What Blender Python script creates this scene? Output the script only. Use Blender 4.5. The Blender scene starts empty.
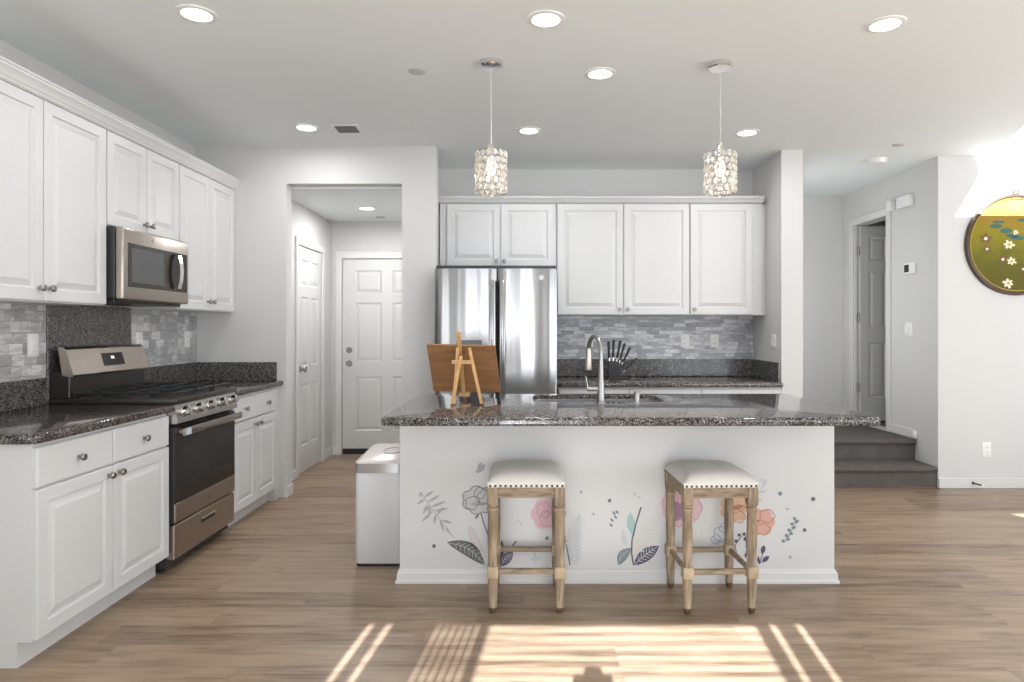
import bpy, bmesh, math, random
from mathutils import Vector, Matrix
random.seed(7)
C = bpy.context.scene
COL = C.collection
PI = math.pi
# ------------------------------------------------------------------ camera
H = 1.31            # eye height
cam_d = bpy.data.cameras.new('camera'); cam = bpy.data.objects.new('camera', cam_d); COL.objects.link(cam)
cam.location = (0, 0, H); cam.rotation_euler = (PI/2, 0, 0)
cam_d.sensor_width = 36; cam_d.sensor_fit = 'HORIZONTAL'; cam_d.lens = 660/1024*36
cam_d.shift_x = -13/1024; cam_d.shift_y = -13/1024
cam_d.clip_start = 0.03
C.camera = cam
# ------------------------------------------------------------------ light
C.view_settings.view_transform = 'Standard'; C.view_settings.look = 'None'
C.view_settings.gamma = 1; C.view_settings.use_curve_mapping = False
C.view_settings.exposure = -0.16
wd = bpy.data.worlds.new('daylight'); C.world = wd; wd.use_nodes = True
wn = wd.node_tree.nodes; wn['Background'].inputs[0].default_value = (0.93, 0.96, 1, 1); wn['Background'].inputs[1].default_value = 1.2
def light(name, kind, loc, energy, color=(1, 1, 1), size=1, size_y=None, rot=None, aim=None, spread=None):
    d = bpy.data.lights.new(name, kind); d.energy = energy; d.color = color
    o = bpy.data.objects.new(name, d); COL.objects.link(o); o.location = loc
    if kind == 'AREA':
        d.size = size
        if size_y: d.shape = 'RECTANGLE'; d.size_y = size_y
        else: d.shape = 'DISK'
        if spread: d.spread = spread
    if aim is not None: o.rotation_euler = Vector(aim).to_track_quat('-Z', 'Y').to_euler()
    if rot: o.rotation_euler = rot
    return o
SUN = Vector((0.10, 1.0, -0.55))
s = light('sun', 'SUN', (0, -6, 6), 36.0, (0.88, 0.93, 1.0), aim=SUN); s.data.angle = math.radians(0.36)
light('daylight_through_glass_doors', 'AREA', (-0.25, -1.5, 1.3), 40, (0.90, 0.95, 1), 1.9, 2.3, aim=(0, 1, 0.4))
light('added_fill_right_rear', 'AREA', (4.5, -1.5, 1.3), 120, (0.87, 0.93, 1), 3.8, 2.3, aim=(-0.25, 1, 1.0))  # added fill light, tilted up to brighten the ceiling
light('daylight_through_side_windows', 'AREA', (6.7, 0.6, 1.3), 135, (0.87, 0.93, 1), 5.0, 2.2, aim=(-1, 0, 1.0))

light('added_fill_left', 'AREA', (-2.4, 0.0, 1.5), 32, (0.90, 0.95, 1), 2.2, 1.4, aim=(1, 0.25, 0.3))  # added fill to brighten the stair side wall; no window is modelled here
light('added_fill_landing', 'AREA', (2.24, 6.2, 1.6), 9, (0.93, 0.97, 1), 1.2, 1.6, aim=(1, 0, 0))  # unseen fill light added behind the column to brighten the landing

# ------------------------------------------------------------------ node materials
def lin(c): return tuple((x/12.92 if x <= 0.04045 else ((x+0.055)/1.055)**2.4) for x in c)
def rgb(r, g, b): return lin((r/255, g/255, b/255)) + (1,)
class NT:
    def __init__(s, name):
        s.m = bpy.data.materials.new(name); s.m.use_nodes = True; s.t = s.m.node_tree
        s.b = s.t.nodes['Principled BSDF']
    def n(s, typ, ins=None, **props):
        k = s.t.nodes.new(typ)
        for p, v in props.items(): setattr(k, p, v)
        for i, v in (ins or {}).items():
            if hasattr(v, 'bl_idname') and not hasattr(v, 'default_value'): v = v.outputs[0]
            if hasattr(v, 'is_output'): s.t.links.new(v, k.inputs[i])
            else: k.inputs[i].default_value = v
        return k
    def math(s, op, a, b=0.0): return s.n('ShaderNodeMath', {0: a, 1: b}, operation=op).outputs[0]
    def ramp(s, fac, stops, interp='LINEAR'):
        k = s.n('ShaderNodeValToRGB', {0: fac}); r = k.color_ramp; r.interpolation = interp
        while len(r.elements) < len(stops): r.elements.new(0.5)
        for e, (p, c) in zip(r.elements, stops): e.position = p; e.color = c
        return k.outputs[0]
    def mix(s, fac, a, b, blend='MIX'):
        k = s.n('ShaderNodeMix', data_type='RGBA', blend_type=blend)
        for i, v in ((0, fac), (6, a), (7, b)):
            if hasattr(v, 'is_output'): s.t.links.new(v, k.inputs[i])
            else: k.inputs[i].default_value = v
        return k.outputs[2]
    def set(s, **kw):
        names = dict(color='Base Color', rough='Roughness', metal='Metallic', normal='Normal', trans='Transmission Weight',
                     ior='IOR', coat='Coat Weight', emit='Emission Color', estr='Emission Strength', aniso='Anisotropic', spec='Specular IOR Level', alpha='Alpha')
        for k, v in kw.items():
            i = s.b.inputs[names[k]]
            if hasattr(v, 'is_output'): s.t.links.new(v, i)
            else: i.default_value = v
        return s
    def co(s, kind='Object'): return s.n('ShaderNodeTexCoord').outputs[kind]
    def bump(s, h, strength=0.3, dist=0.002): return s.n('ShaderNodeBump', {'Height': h, 'Strength': strength, 'Distance': dist}).outputs[0]
    def noise(s, vec, scale, detail=3, rough=0.5): return s.n('ShaderNodeTexNoise', {'Vector': vec, 'Scale': scale, 'Detail': detail, 'Roughness': rough}).outputs[0]
    def scale(s, vec, sc): return s.n('ShaderNodeMapping', {'Vector': vec, 'Scale': sc}).outputs[0]
M = {}
def plain(name, c, rough=0.5, metal=0.0, grain=0.0, gscale=60, **kw):
    t = NT(name); v = t.noise(t.co(), gscale, 2)
    k = 1.0
    a = tuple(x*(1-grain) for x in c[:3])+(1,); b = tuple(min(1, x*(1+grain)) for x in c[:3])+(1,)
    t.set(color=t.mix(v, a, b), rough=rough, metal=metal, **kw)
    M[name] = t.m; return t
def wall_paint(name, c):
    t = plain(name, c, 0.75, grain=0.01, gscale=4); t.set(normal=t.bump(t.noise(t.co(), 220, 2), 0.06, 0.001))
wall_paint('wall_paint', rgb(212, 211, 209)); wall_paint('ceiling_paint', rgb(236, 241, 241))
wall_paint('hall_paint', rgb(208, 206, 204))
plain('trim_white', rgb(220, 219, 217), 0.4, grain=0.005)
plain('cabinet_white', rgb(216, 216, 215), 0.38, grain=0.006, gscale=9)
plain('island_white', rgb(214, 214, 213), 0.42, grain=0.006, gscale=9)
plain('door_white', rgb(214, 213, 211), 0.42, grain=0.005)
plain('nickel', (0.33, 0.32, 0.31, 1), 0.3, 1.0, 0.05)
plain('chrome', (0.75, 0.74, 0.73, 1), 0.12, 1.0, 0.02)
plain('dark_gap', (0.012, 0.012, 0.013, 1), 0.6, 0, 0.1)
plain('black_iron', (0.018, 0.018, 0.019, 1), 0.55, 0.0, 0.2)
plain('black_enamel', (0.030, 0.025, 0.023, 1), 0.28, 0, 0.1)
plain('black_side', (0.03, 0.031, 0.033, 1), 0.45, 0, 0.1)
plain('black_glass', (0.026, 0.021, 0.019, 1), 0.08, 0, 0.05, spec=0.3)
plain('black_plastic', (0.02, 0.02, 0.022, 1), 0.4, 0, 0.15)
plain('grey_plastic', (0.16, 0.165, 0.17, 1), 0.4, 0, 0.1)
plain('white_plastic', rgb(238, 237, 234), 0.35, grain=0.004)
plain('can_white', rgb(216, 216, 216), 0.35, grain=0.004)
plain('lid_white', rgb(228, 218, 214), 0.25, grain=0.004)
plain('label_blue', rgb(190, 205, 220), 0.4)
plain('pale_grey', rgb(196, 196, 194), 0.5)
plain('vent_dark', (0.10, 0.10, 0.10, 1), 0.6)
plain('shade_warm', (0.82, 0.79, 0.72, 1), 0.15, coat=0.5)
plain('brown_wood_frame', rgb(74, 58, 40), 0.4, grain=0.25, gscale=90)
plain('bare_metal', (0.09, 0.08, 0.07, 1), 0.4, 0.8)
def emis(name, c, st):
    t = NT(name); t.set(color=c, emit=c, estr=st, rough=0.5); M[name] = t.m
emis('lamp_glow', (1, 0.97, 0.92, 1), 6.0)
emis('bulb_glow', (1, 0.90, 0.75, 1), 1.5)
emis('clock_glow', (0.9, 0.9, 0.85, 1), 1.2)
def steel(name, c, axis, rough=0.27, strength=0.05):
    t = NT(name); co = t.co()
    sc = {'x': (1, 160, 160), 'y': (160, 1, 160), 'z': (160, 160, 1)}[axis]
    h = t.noise(t.scale(co, sc), 3, 3)
    h2 = t.noise(t.scale(co, tuple(0.35 if q == 1 else 6 for q in sc)), 1, 2)
    t.set(color=t.mix(h, tuple(x*0.9 for x in c[:3])+(1,), c), metal=1.0, rough=t.math('MULTIPLY_ADD', h, 0.12) if False else rough,
          normal=t.bump(t.math('ADD', t.math('MULTIPLY', h, strength), h2), 0.22, 0.012))
    M[name] = t.m
steel('steel_bright', (0.62, 0.60, 0.58, 1), 'y', 0.2)
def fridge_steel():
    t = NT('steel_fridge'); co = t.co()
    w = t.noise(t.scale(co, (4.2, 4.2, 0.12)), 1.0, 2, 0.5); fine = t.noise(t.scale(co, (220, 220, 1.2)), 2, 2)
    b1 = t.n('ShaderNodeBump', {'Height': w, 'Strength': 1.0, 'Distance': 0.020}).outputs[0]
    t.set(color=t.mix(w, (0.30, 0.30, 0.305, 1), (0.44, 0.435, 0.43, 1)), metal=1.0, rough=t.math('MULTIPLY_ADD', fine, 0.12), normal=b1)  # broad upright reflection streaks are mixed into the steel colour
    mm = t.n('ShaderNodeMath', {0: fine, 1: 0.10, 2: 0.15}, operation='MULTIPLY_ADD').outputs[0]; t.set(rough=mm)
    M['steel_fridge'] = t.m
fridge_steel()
steel('steel_warm', (0.47, 0.42, 0.37, 1), 'y', 0.3)
steel('steel_faucet', (0.34, 0.33, 0.32, 1), 'z', 0.3)
steel('steel_sink', (0.55, 0.55, 0.56, 1), 'x', 0.3)
def granite(name, tint, rough=0.1, scale=270.0):
    t = NT(name); co = t.co()
    v = t.n('ShaderNodeTexVoronoi', {'Vector': co, 'Scale': scale})
    sep = t.n('ShaderNodeSeparateColor', {0: v.outputs['Color']}).outputs[0]
    nz = t.noise(co, 38, 3, 0.6)
    f = t.math('ADD', sep, t.math('MULTIPLY', t.math('SUBTRACT', nz, 0.5), 0.7))
    k = lambda x: tuple(a*x*b for a, b in zip((1, 1, 1), tint))+(1,)
    col = t.ramp(f, [(0, k(0.012)), (0.30, k(0.035)), (0.48, k(0.10)), (0.66, k(0.18)), (0.80, k(0.30)), (0.92, k(0.50))], 'CONSTANT')
    t.set(color=col, rough=rough); M[name] = t.m
granite('granite', (0.88, 0.81, 0.77), 0.05); granite('granite_brown', (0.66, 0.57, 0.53), 0.09, 300.0); granite('granite_splash', (0.85, 0.81, 0.79), 0.2, 420.0); granite('granite_panel', (0.92, 0.80, 0.76), 0.2, 380.0)
def cells(t, u, v, w, h, jitter=True):
    """staggered cells: returns (random value, random value 2, distance to the edges in u, in v)"""
    r = t.math('DIVIDE', v, h); row = t.math('FLOOR', r)
    off = t.n('ShaderNodeTexWhiteNoise', {'W': row}, noise_dimensions='1D').outputs[0]
    wrow = t.math('ADD', t.math('MULTIPLY', t.n('ShaderNodeTexWhiteNoise', {'W': t.math('ADD', row, 57.3)}, noise_dimensions='1D').outputs[0], w*0.7), w*0.65) if jitter else w
    q = t.math('ADD', t.math('DIVIDE', u, wrow), t.math('MULTIPLY', off, 9.7)); colm = t.math('FLOOR', q)
    vec = t.n('ShaderNodeCombineXYZ', {0: row, 1: colm, 2: 0.0})
    wn_ = t.n('ShaderNodeTexWhiteNoise', {'Vector': vec.outputs[0]}, noise_dimensions='3D')
    val, c = wn_.outputs[0], wn_.outputs[1]
    fu = t.math('SUBTRACT', q, colm); fv = t.math('SUBTRACT', r, row)
    eu = t.math('MULTIPLY', t.math('MINIMUM', fu, t.math('SUBTRACT', 1.0, fu)), w)
    ev = t.math('MULTIPLY', t.math('MINIMUM', fv, t.math('SUBTRACT', 1.0, fv)), h)
    return val, c, t.math('MINIMUM', eu, ev), vec.outputs[0]
def mosaic(name, uaxis, w, h, lo, hi):
    t = NT(name); co = t.co(); xyz = t.n('ShaderNodeSeparateXYZ', {0: co})
    u = xyz.outputs[uaxis]; v = xyz.outputs[2]
    val, c, edge, vec = cells(t, u, v, w, h)
    shift = t.n('ShaderNodeVectorMath', {0: co, 1: t.n('ShaderNodeVectorMath', {0: c, 1: (30, 30, 30)}, operation='MULTIPLY').outputs[0]}, operation='ADD').outputs[0]
    vein = t.noise(t.scale(shift, (9, 9, 34)), 1.4, 5, 0.65)
    f = t.math('ADD', t.math('MULTIPLY', val, 0.62), t.math('MULTIPLY', t.math('SUBTRACT', vein, 0.36), 1.35))
    m = [a*0.55+b*0.45 for a, b in zip(lo, hi)]
    col = t.ramp(f, [(0, rgb(*lo)), (0.45, rgb(*m)), (0.75, rgb(*hi)), (1, rgb(238, 238, 239))])
    dark = t.math('LESS_THAN', edge, 0.0011)
    col = t.mix(t.math('MULTIPLY', dark, 0.55), col, rgb(104, 104, 106))
    hgt = t.math('ADD', t.math('MULTIPLY', val, 1.0), t.math('MULTIPLY', t.math('MINIMUM', edge, 0.002), 250))
    t.set(color=col, rough=0.42, normal=t.bump(hgt, 0.5, 0.004)); M[name] = t.m
mosaic('mosaic_back', 0, 0.115, 0.033, (146, 147, 152), (222, 222, 226))
mosaic('mosaic_side', 1, 0.085, 0.056, (146, 145, 145), (214, 213, 212))
def floor_mat():
    t = NT('oak_planks'); co = t.co(); xyz = t.n('ShaderNodeSeparateXYZ', {0: co})
    val, c, edge, vec = cells(t, xyz.outputs[0], xyz.outputs[1], 1.5, 0.182)
    shift = t.n('ShaderNodeVectorMath', {0: co, 1: t.n('ShaderNodeVectorMath', {0: c, 1: (17, 11, 5)}, operation='MULTIPLY').outputs[0]}, operation='ADD').outputs[0]
    g1 = t.noise(t.scale(shift, (1.5, 14, 1)), 1.6, 6, 0.66)
    g2 = t.noise(t.scale(shift, (3, 95, 1)), 2.0, 3, 0.5)
    knot = t.noise(t.scale(shift, (2.2, 8, 1)), 1.3, 3)
    f = t.math('ADD', t.math('MULTIPLY', g1, 0.9), t.math('MULTIPLY', g2, 0.2))
    f = t.math('ADD', f, t.math('MULTIPLY', t.math('SUBTRACT', val, 0.5), 0.16))
    col = t.ramp(f, [(0.27, rgb(78, 61, 48)), (0.42, rgb(128, 107, 87)), (0.56, rgb(153, 131, 109)), (0.85, rgb(177, 155, 131))])
    col = t.mix(t.ramp(knot, [(0.60, (0, 0, 0, 1)), (0.76, (0.6, 0.6, 0.6, 1))]), col, rgb(100, 85, 73))
    col = t.mix(t.math('MULTIPLY', t.math('LESS_THAN', edge, 0.0014), 0.28), col, rgb(90, 76, 65))
    t.set(color=col, rough=0.36, normal=t.bump(t.math('ADD', t.math('MULTIPLY', g2, 0.3), t.math('MULTIPLY', t.math('MINIMUM', edge, 0.003), 200)), 0.12, 0.002))
    M['oak_planks'] = t.m
floor_mat()
def wood(name, a, b, sc, rough=0.5):
    t = NT(name); co = t.co(); g = t.noise(t.scale(co, sc), 1.5, 5, 0.6)
    t.set(color=t.ramp(g, [(0.25, a), (0.75, b)]), rough=rough, normal=t.bump(g, 0.15, 0.002)); M[name] = t.m
wood('weathered_oak', rgb(84, 70, 55), rgb(182, 163, 136), (42, 42, 6), 0.6)
wood('weathered_oak_rail', rgb(84, 70, 55), rgb(178, 158, 132), (6, 42, 42), 0.6)
plain('dark_foot', rgb(92, 72, 52), 0.5, grain=0.2)
wood('pale_joint', rgb(140, 121, 97), rgb(188, 170, 142), (18, 18, 8), 0.6)
wood('board_wood', rgb(124, 84, 52), rgb(168, 122, 80), (3, 20, 22), 0.5)
wood('easel_wood', rgb(176, 130, 80), rgb(214, 172, 118), (22, 22, 3), 0.5)
def leather():
    t = NT('white_leather'); co = t.co()
    t.set(color=t.mix(t.noise(co, 12, 3), rgb(208, 204, 198), rgb(222, 218, 212)), rough=0.42, normal=t.bump(t.noise(co, 170, 3), 0.12, 0.002)); M['white_leather'] = t.m
leather()
def carpet():
    t = NT('grey_carpet'); co = t.co(); n1 = t.noise(co, 9, 3); n2 = t.noise(co, 260, 3, 0.7)
    col = t.mix(n1, rgb(94, 89, 86), rgb(130, 123, 118)); col = t.mix(t.math('MULTIPLY', n2, 0.5), col, rgb(72, 68, 67))
    t.set(color=col, rough=0.95, spec=0.1, normal=t.bump(n2, 0.8, 0.006)); M['grey_carpet'] = t.m
carpet()
def crystal():
    t = NT('crystal'); t.set(color=(0.93, 0.90, 0.84, 1), rough=0.06, trans=0.7, ior=1.45, coat=0.4)
    M['crystal'] = t.m
crystal()
def painted():
    t = NT('lacquer_painting'); co = t.co('Generated'); z = t.n('ShaderNodeSeparateXYZ', {0: co}).outputs[2]
    n = t.noise(t.scale(co, (3, 1, 5)), 1.5, 4); f = t.math('ADD', z, t.math('MULTIPLY', t.math('SUBTRACT', n, 0.5), 0.35))
    t.set(color=t.ramp(f, [(0.05, rgb(92, 84, 22)), (0.35, rgb(100, 98, 24)), (0.62, rgb(142, 130, 36)), (0.82, rgb(158, 124, 50)), (0.97, rgb(166, 134, 74))]), rough=0.4, spec=0.15)
    M['lacquer_painting'] = t.m
painted()
for nm, c in dict(ink=(100, 98, 100), leaf_grey=(170, 170, 170), leaf_dark=(104, 104, 104), vein=(196, 196, 196), blush=(206, 201, 200), pink=(218, 184, 190),
                  pink_deep=(196, 140, 156), plum=(160, 124, 148), orange=(212, 176, 146), rust=(172, 118, 96), salmon=(214, 166, 152), teal=(168, 196, 193), navy=(84, 82, 108),
                  lilac=(206, 204, 216), straw=(212, 208, 194), mist=(192, 196, 199), slate=(120, 134, 138), blue_ink=(146, 152, 186), lily=(52, 96, 84), petal=(238, 226, 196), gold=(196, 164, 60), bloom_brown=(110, 70, 36)).items():
    plain('ink_'+nm, rgb(*c), 0.5, grain=0.02)

# ------------------------------------------------------------------ mesh helper
class MB:
    def __init__(s): s.bm = bmesh.new(); s.mi = 0
    def _mark(s, faces):
        for f in faces: f.material_index = s.mi
    def box(s, x0, x1, y0, y1, z0, z1, bev=0.0, seg=2):
        m = Matrix.Translation(((x0+x1)/2, (y0+y1)/2, (z0+z1)/2)) @ Matrix.Diagonal((abs(x1-x0), abs(y1-y0), abs(z1-z0), 1))
        n0 = len(s.bm.faces)
        g = bmesh.ops.create_cube(s.bm, size=1, matrix=m)
        vs = set(g['verts'])
        if bev:
            es = [e for e in s.bm.edges if e.verts[0] in vs and e.verts[1] in vs]
            r = bmesh.ops.bevel(s.bm, geom=es, offset=bev, segments=seg, affect='EDGES', profile=0.5)
            s._mark(r['faces'])
            fs = set(f for v in r['verts'] for f in v.link_faces); s._mark(fs)
        else: s._mark(set(f for v in vs for f in v.link_faces))
        return s
    def obox(s, o, u, v, w, a, b, c):
        """box at corner o along unit vectors u,v,w with lengths a,b,c"""
        o, u, v, w = map(Vector, (o, u, v, w))
        P = [s.bm.verts.new(o+u*a*i+v*b*j+w*c*k) for i in (0, 1) for j in (0, 1) for k in (0, 1)]
        for q in ((0, 1, 3, 2), (4, 6, 7, 5), (0, 4, 5, 1), (2, 3, 7, 6), (0, 2, 6, 4), (1, 5, 7, 3)):
            f = s.bm.faces.new([P[i] for i in q]); f.material_index = s.mi
        return s
    def ring(s, c, n, r, seg, up=None):
        n = Vector(n).normalized(); a = n.orthogonal().normalized() if up is None else Vector(up); b = n.cross(a)
        return [s.bm.verts.new(Vector(c)+(a*math.cos(2*PI*i/seg)+b*math.sin(2*PI*i/seg))*r) for i in range(seg)]
    def loft(s, rings, cap=True):
        for A, B in zip(rings, rings[1:]):
            k = len(A)
            for i in range(k):
                f = s.bm.faces.new((A[i], A[(i+1) % k], B[(i+1) % k], B[i])); f.material_index = s.mi
        if cap:
            for R in (rings[0][::-1], rings[-1]):
                f = s.bm.faces.new(R); f.material_index = s.mi
        return s
    def cyl(s, p0, p1, r0, r1=None, seg=16, cap=True):
        p0, p1 = Vector(p0), Vector(p1); n = p1-p0; a = n.normalized().orthogonal().normalized()
        return s.loft([s.ring(p0, n, r0, seg, a), s.ring(p1, n, r0 if r1 is None else r1, seg, a)], cap)
    def lathe(s, o, axis, prof, seg=20, cap=True):
        o = Vector(o); n = Vector(axis).normalized(); a = n.orthogonal().normalized()
        return s.loft([s.ring(o+n*h, n, max(r, 1e-4), seg, a) for r, h in prof], cap)
    def tube(s, pts, r, seg=10, cap=True):
        pts = [Vector(p) for p in pts]; R = []; a = None
        for i, p in enumerate(pts):
            d = (pts[min(i+1, len(pts)-1)]-pts[max(i-1, 0)]).normalized()
            if a is None: a = d.orthogonal().normalized()
            else: a = (a-d*a.dot(d)).normalized()
            R.append(s.ring(p, d, r[i] if isinstance(r, (list, tuple)) else r, seg, a))
        return s.loft(R, cap)
    def ball(s, c, r, sx=1, sy=1, sz=1, seg=10, rings=7, rot=None):
        m = Matrix.Translation(c) @ (rot if rot else Matrix()) @ Matrix.Diagonal((r*sx, r*sy, r*sz, 1))
        g = bmesh.ops.create_uvsphere(s.bm, u_segments=seg, v_segments=rings, radius=1, matrix=m)
        s._mark(set(f for v in g['verts'] for f in v.link_faces)); return s
    def poly(s, pts):
        f = s.bm.faces.new([s.bm.verts.new(p) for p in pts]); f.material_index = s.mi; return f
    def prism(s, pts, d):
        d = Vector(d); A = [s.bm.verts.new(Vector(p)) for p in pts]; B = [s.bm.verts.new(Vector(p)+d) for p in pts]
        return s.loft([A, B])
    def plate(s, outer, holes, z0, z1, bev=0.0, seg=3):
        """horizontal slab with holes"""
        b2 = bmesh.new(); es = []; oe = set()
        for k, lp in enumerate([outer]+list(holes)):
            vs = [b2.verts.new((x, y, z1)) for x, y in lp]
            for i in range(len(vs)): es.append(b2.edges.new((vs[i], vs[(i+1) % len(vs)])))
        r = bmesh.ops.triangle_fill(b2, use_beauty=True, use_dissolve=False, edges=es)
        fs = [f for f in r['geom'] if isinstance(f, bmesh.types.BMFace)]
        bmesh.ops.recalc_face_normals(b2, faces=b2.faces)
        if b2.faces and b2.faces[:][0].normal.z < 0: bmesh.ops.reverse_faces(b2, faces=b2.faces)
        e = bmesh.ops.extrude_face_region(b2, geom=b2.faces[:])
        nv = [v for v in e['geom'] if isinstance(v, bmesh.types.BMVert)]
        for v in nv: v.co.z = z0
        bmesh.ops.recalc_face_normals(b2, faces=b2.faces)
        if bev:
            on = len(outer)
            be = [e_ for e_ in b2.edges if len(e_.link_faces) == 2 and abs(e_.link_faces[0].normal.z-e_.link_faces[1].normal.z) > 0.5 and abs(e_.verts[0].co.z-e_.verts[1].co.z) < 1e-6]
            def outerq(e_):
                m = (e_.verts[0].co+e_.verts[1].co)/2
                for i in range(on):
                    a = Vector(outer[i]); b = Vector(outer[(i+1) % on])
                    if ((a+b)/2-Vector((m.x, m.y))).length < 1e-4: return True
            be = [e_ for e_ in be if outerq(e_)]
            bmesh.ops.bevel(b2, geom=be, offset=bev, segments=seg, affect='EDGES', profile=0.5)
        me = bpy.data.meshes.new('t'); b2.to_mesh(me); b2.free()
        n0 = len(s.bm.faces); s.bm.from_mesh(me); bpy.data.meshes.remove(me)
        s.bm.faces.ensure_lookup_table()
        for f in s.bm.faces[n0:]: f.material_index = s.mi
        return s
    def nest(s, O, U, V, W, u0, u1, v0, v1, rings):
        """nested rectangles (inset, height) filled at the end"""
        R = []
        for ins, h in rings:
            R.append([s.bm.verts.new(O+U*a+V*b+W*h) for a, b in ((u0+ins, v0+ins), (u1-ins, v0+ins), (u1-ins, v1-ins), (u0+ins, v1-ins))])
        for A, B in zip(R, R[1:]):
            for i in range(4):
                f = s.bm.faces.new((A[i], A[(i+1) % 4], B[(i+1) % 4], B[i])); f.material_index = s.mi
        f = s.bm.faces.new(R[-1]); f.material_index = s.mi
        return R[0]
    def build(s, name, mats, parent=None, flat=False, angle=35):
        bmesh.ops.remove_doubles(s.bm, verts=s.bm.verts, dist=1e-6)
        bmesh.ops.recalc_face_normals(s.bm, faces=s.bm.faces)
        off = Vector(parent.get('_o', (0, 0, 0))) if parent else Vector((0, 0, 0))
        if off.length: bmesh.ops.translate(s.bm, verts=s.bm.verts, vec=-off)
        me = bpy.data.meshes.new(name)
        if not flat:
            for f in s.bm.faces: f.smooth = True
        s.bm.to_mesh(me); s.bm.free()
        if not flat: me.set_sharp_from_angle(angle=math.radians(angle))
        for m in (mats if isinstance(mats, (list, tuple)) else [mats]): me.materials.append(M[m])
        o = bpy.data.objects.new(name, me); COL.objects.link(o)
        if parent: o.parent = parent; o['_o'] = tuple(off)
        return o
def tag(o, label=None, cat=None, group=None, kind=None):
    if label: o['label'] = label
    if cat: o['category'] = cat
    if group: o['group'] = group
    if kind: o['kind'] = kind
    return o
def thing(name, loc, label, cat, group=None):
    o = bpy.data.objects.new(name, None); COL.objects.link(o); o.location = loc; o['_o'] = tuple(loc); o.empty_display_size = 0.1
    return tag(o, label, cat, group)
def struct(o, label=None): o['kind'] = 'structure'; return o
RAISED = [(0, 0), (0.0, 0.016), (0.003, 0.019), (0.054, 0.019), (0.058, 0.010), (0.066, 0.009), (0.092, 0.0175), (0.094, 0.019)]
SLAB = [(0, 0), (0.0, 0.015), (0.005, 0.019)]
def front(parent, name, O, U, V, W, w, h, knob=None, style=RAISED, mat='cabinet_white', knob_mat='nickel', label=None):
    """a door or a drawer front; O its lower corner on the cabinet's face; knob=(u,v)"""
    O, U, V, W = Vector(O), Vector(U), Vector(V), Vector(W)
    mb = MB(); r0 = mb.nest(O, U, V, W, 0, w, 0, h, style); mb.bm.faces.new(r0)
    d = mb.build(name, mat, parent, angle=20)
    if label: d['label'] = label
    if knob:
        k = MB(); k.lathe(O+U*knob[0]+V*knob[1]+W*0.019, W, [(0.008, 0), (0.006, 0.012), (0.011, 0.015), (0.0165, 0.020), (0.0165, 0.026), (0.012, 0.031), (0.001, 0.032)], 14)
        k.build('knob', knob_mat, d)
    return d
def six_panel(mb, O, U, V, W, w, h, t=0.035, both=True):
    O, U, V, W = Vector(O), Vector(U), Vector(V), Vector(W)
    st, mid = 0.115*w/0.8, 0.10*w/0.8
    us = [0, st, (w-mid)/2, (w+mid)/2, w-st, w]
    vs = [0, 0.235, 0.235+0.56, 0.235+0.56+0.155, h-0.115-0.235-0.10, h-0.115-0.235, h-0.115, h]
    for sgn, base in ((1, t), (-1, 0.0)):
        if sgn < 0 and not both: continue
        W2 = W*sgn; O2 = O+W*base
        for i in range(5):
            for j in range(7):
                if i in (1, 3) and j in (1, 3, 5):
                    mb.nest(O2, U, V, W2, us[i], us[i+1], vs[j], vs[j+1], [(0, 0), (0.010, -0.009), (0.02, -0.009), (0.042, -0.002)])
                else: mb.nest(O2, U, V, W2, us[i], us[i+1], vs[j], vs[j+1], [(0, 0)])
    a, b, c, d = O, O+U*w, O+U*w+V*h, O+V*h
    for p, q in ((a, b), (b, c), (c, d), (d, a)): mb.poly((p, q, q+W*t, p+W*t))
    return mb
XV, YV, ZV = Vector((1, 0, 0)), Vector((0, 1, 0)), Vector((0, 0, 1))

# ------------------------------------------------------------------ the room shell
CZ = 2.715          # ceiling
LW = -2.55          # left wall
DW = 5.10           # wall with the hall doorway
BW = 5.85           # back wall behind the fridge
RW = 5.40           # wall with the round painting
SW = 3.38           # side wall with the stair door
BY = -1.60          # wall behind the camera
RX = 7.0
m = MB(); m.box(LW-0.12, RX, BY-0.1, 7.1, -0.08, 0); struct(m.build('floor', 'oak_planks', flat=True))
m = MB(); m.plate([(LW-0.12, BY-0.1), (RX+0.1, BY-0.1), (RX+0.1, 7.1), (LW-0.12, 7.1)],
                  [[(3.672, 5.45), (3.69, 5.12), (3.40, 4.43), (6.0, 4.43), (6.0, 5.45)], [(2.86, -0.30), (3.0, -0.48), (3.30, -0.58), (3.30, -0.26)]], CZ, CZ+0.04)  # holes shaped to let sun patches reach the painting wall and floor
struct(m.build('ceiling', 'ceiling_paint', flat=True))
m = MB(); m.box(-2.13, -0.88, DW+0.12, 6.95, 2.41, 2.47); struct(m.build('ceiling_hall', 'ceiling_paint', flat=True))
m = MB(); m.box(LW-0.12, LW, BY, DW+0.12, 0, CZ); struct(m.build('wall_left', 'wall_paint', flat=True))
# doorway wall: opening x -1.816..-0.951, top 2.42
m = MB(); DX0, DX1, DH = -1.845, -0.951, 2.425
m.box(LW, DX0, DW, DW+0.12, 0, CZ); m.box(DX0, DX1, DW, DW+0.12, DH, CZ); m.box(DX1, -0.685, DW, DW+0.12, 0, CZ)
m.box(-0.885, -0.765, DW+0.12, 6.83, 0, CZ)
struct(m.build('wall_doorway', 'wall_paint', flat=True))
m = MB(); m.box(-2.12, -2.0, DW+0.12, 5.80, 0, 2.45); m.box(-2.12, -2.0, 6.48, 6.95, 0, 2.45); m.box(-2.12, -2.0, 5.80, 6.48, 2.045, 2.45)
struct(m.build('wall_hall_left', 'hall_paint', flat=True))
m = MB(); m.box(-2.0, -1.895, 6.83, 6.95, 0, 2.45); m.box(-0.965, -0.88, 6.83, 6.95, 0, 2.45); m.box(-1.895, -0.965, 6.83, 6.95, 2.03, 2.45)
struct(m.build('wall_hall_back', 'hall_paint', flat=True))
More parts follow.
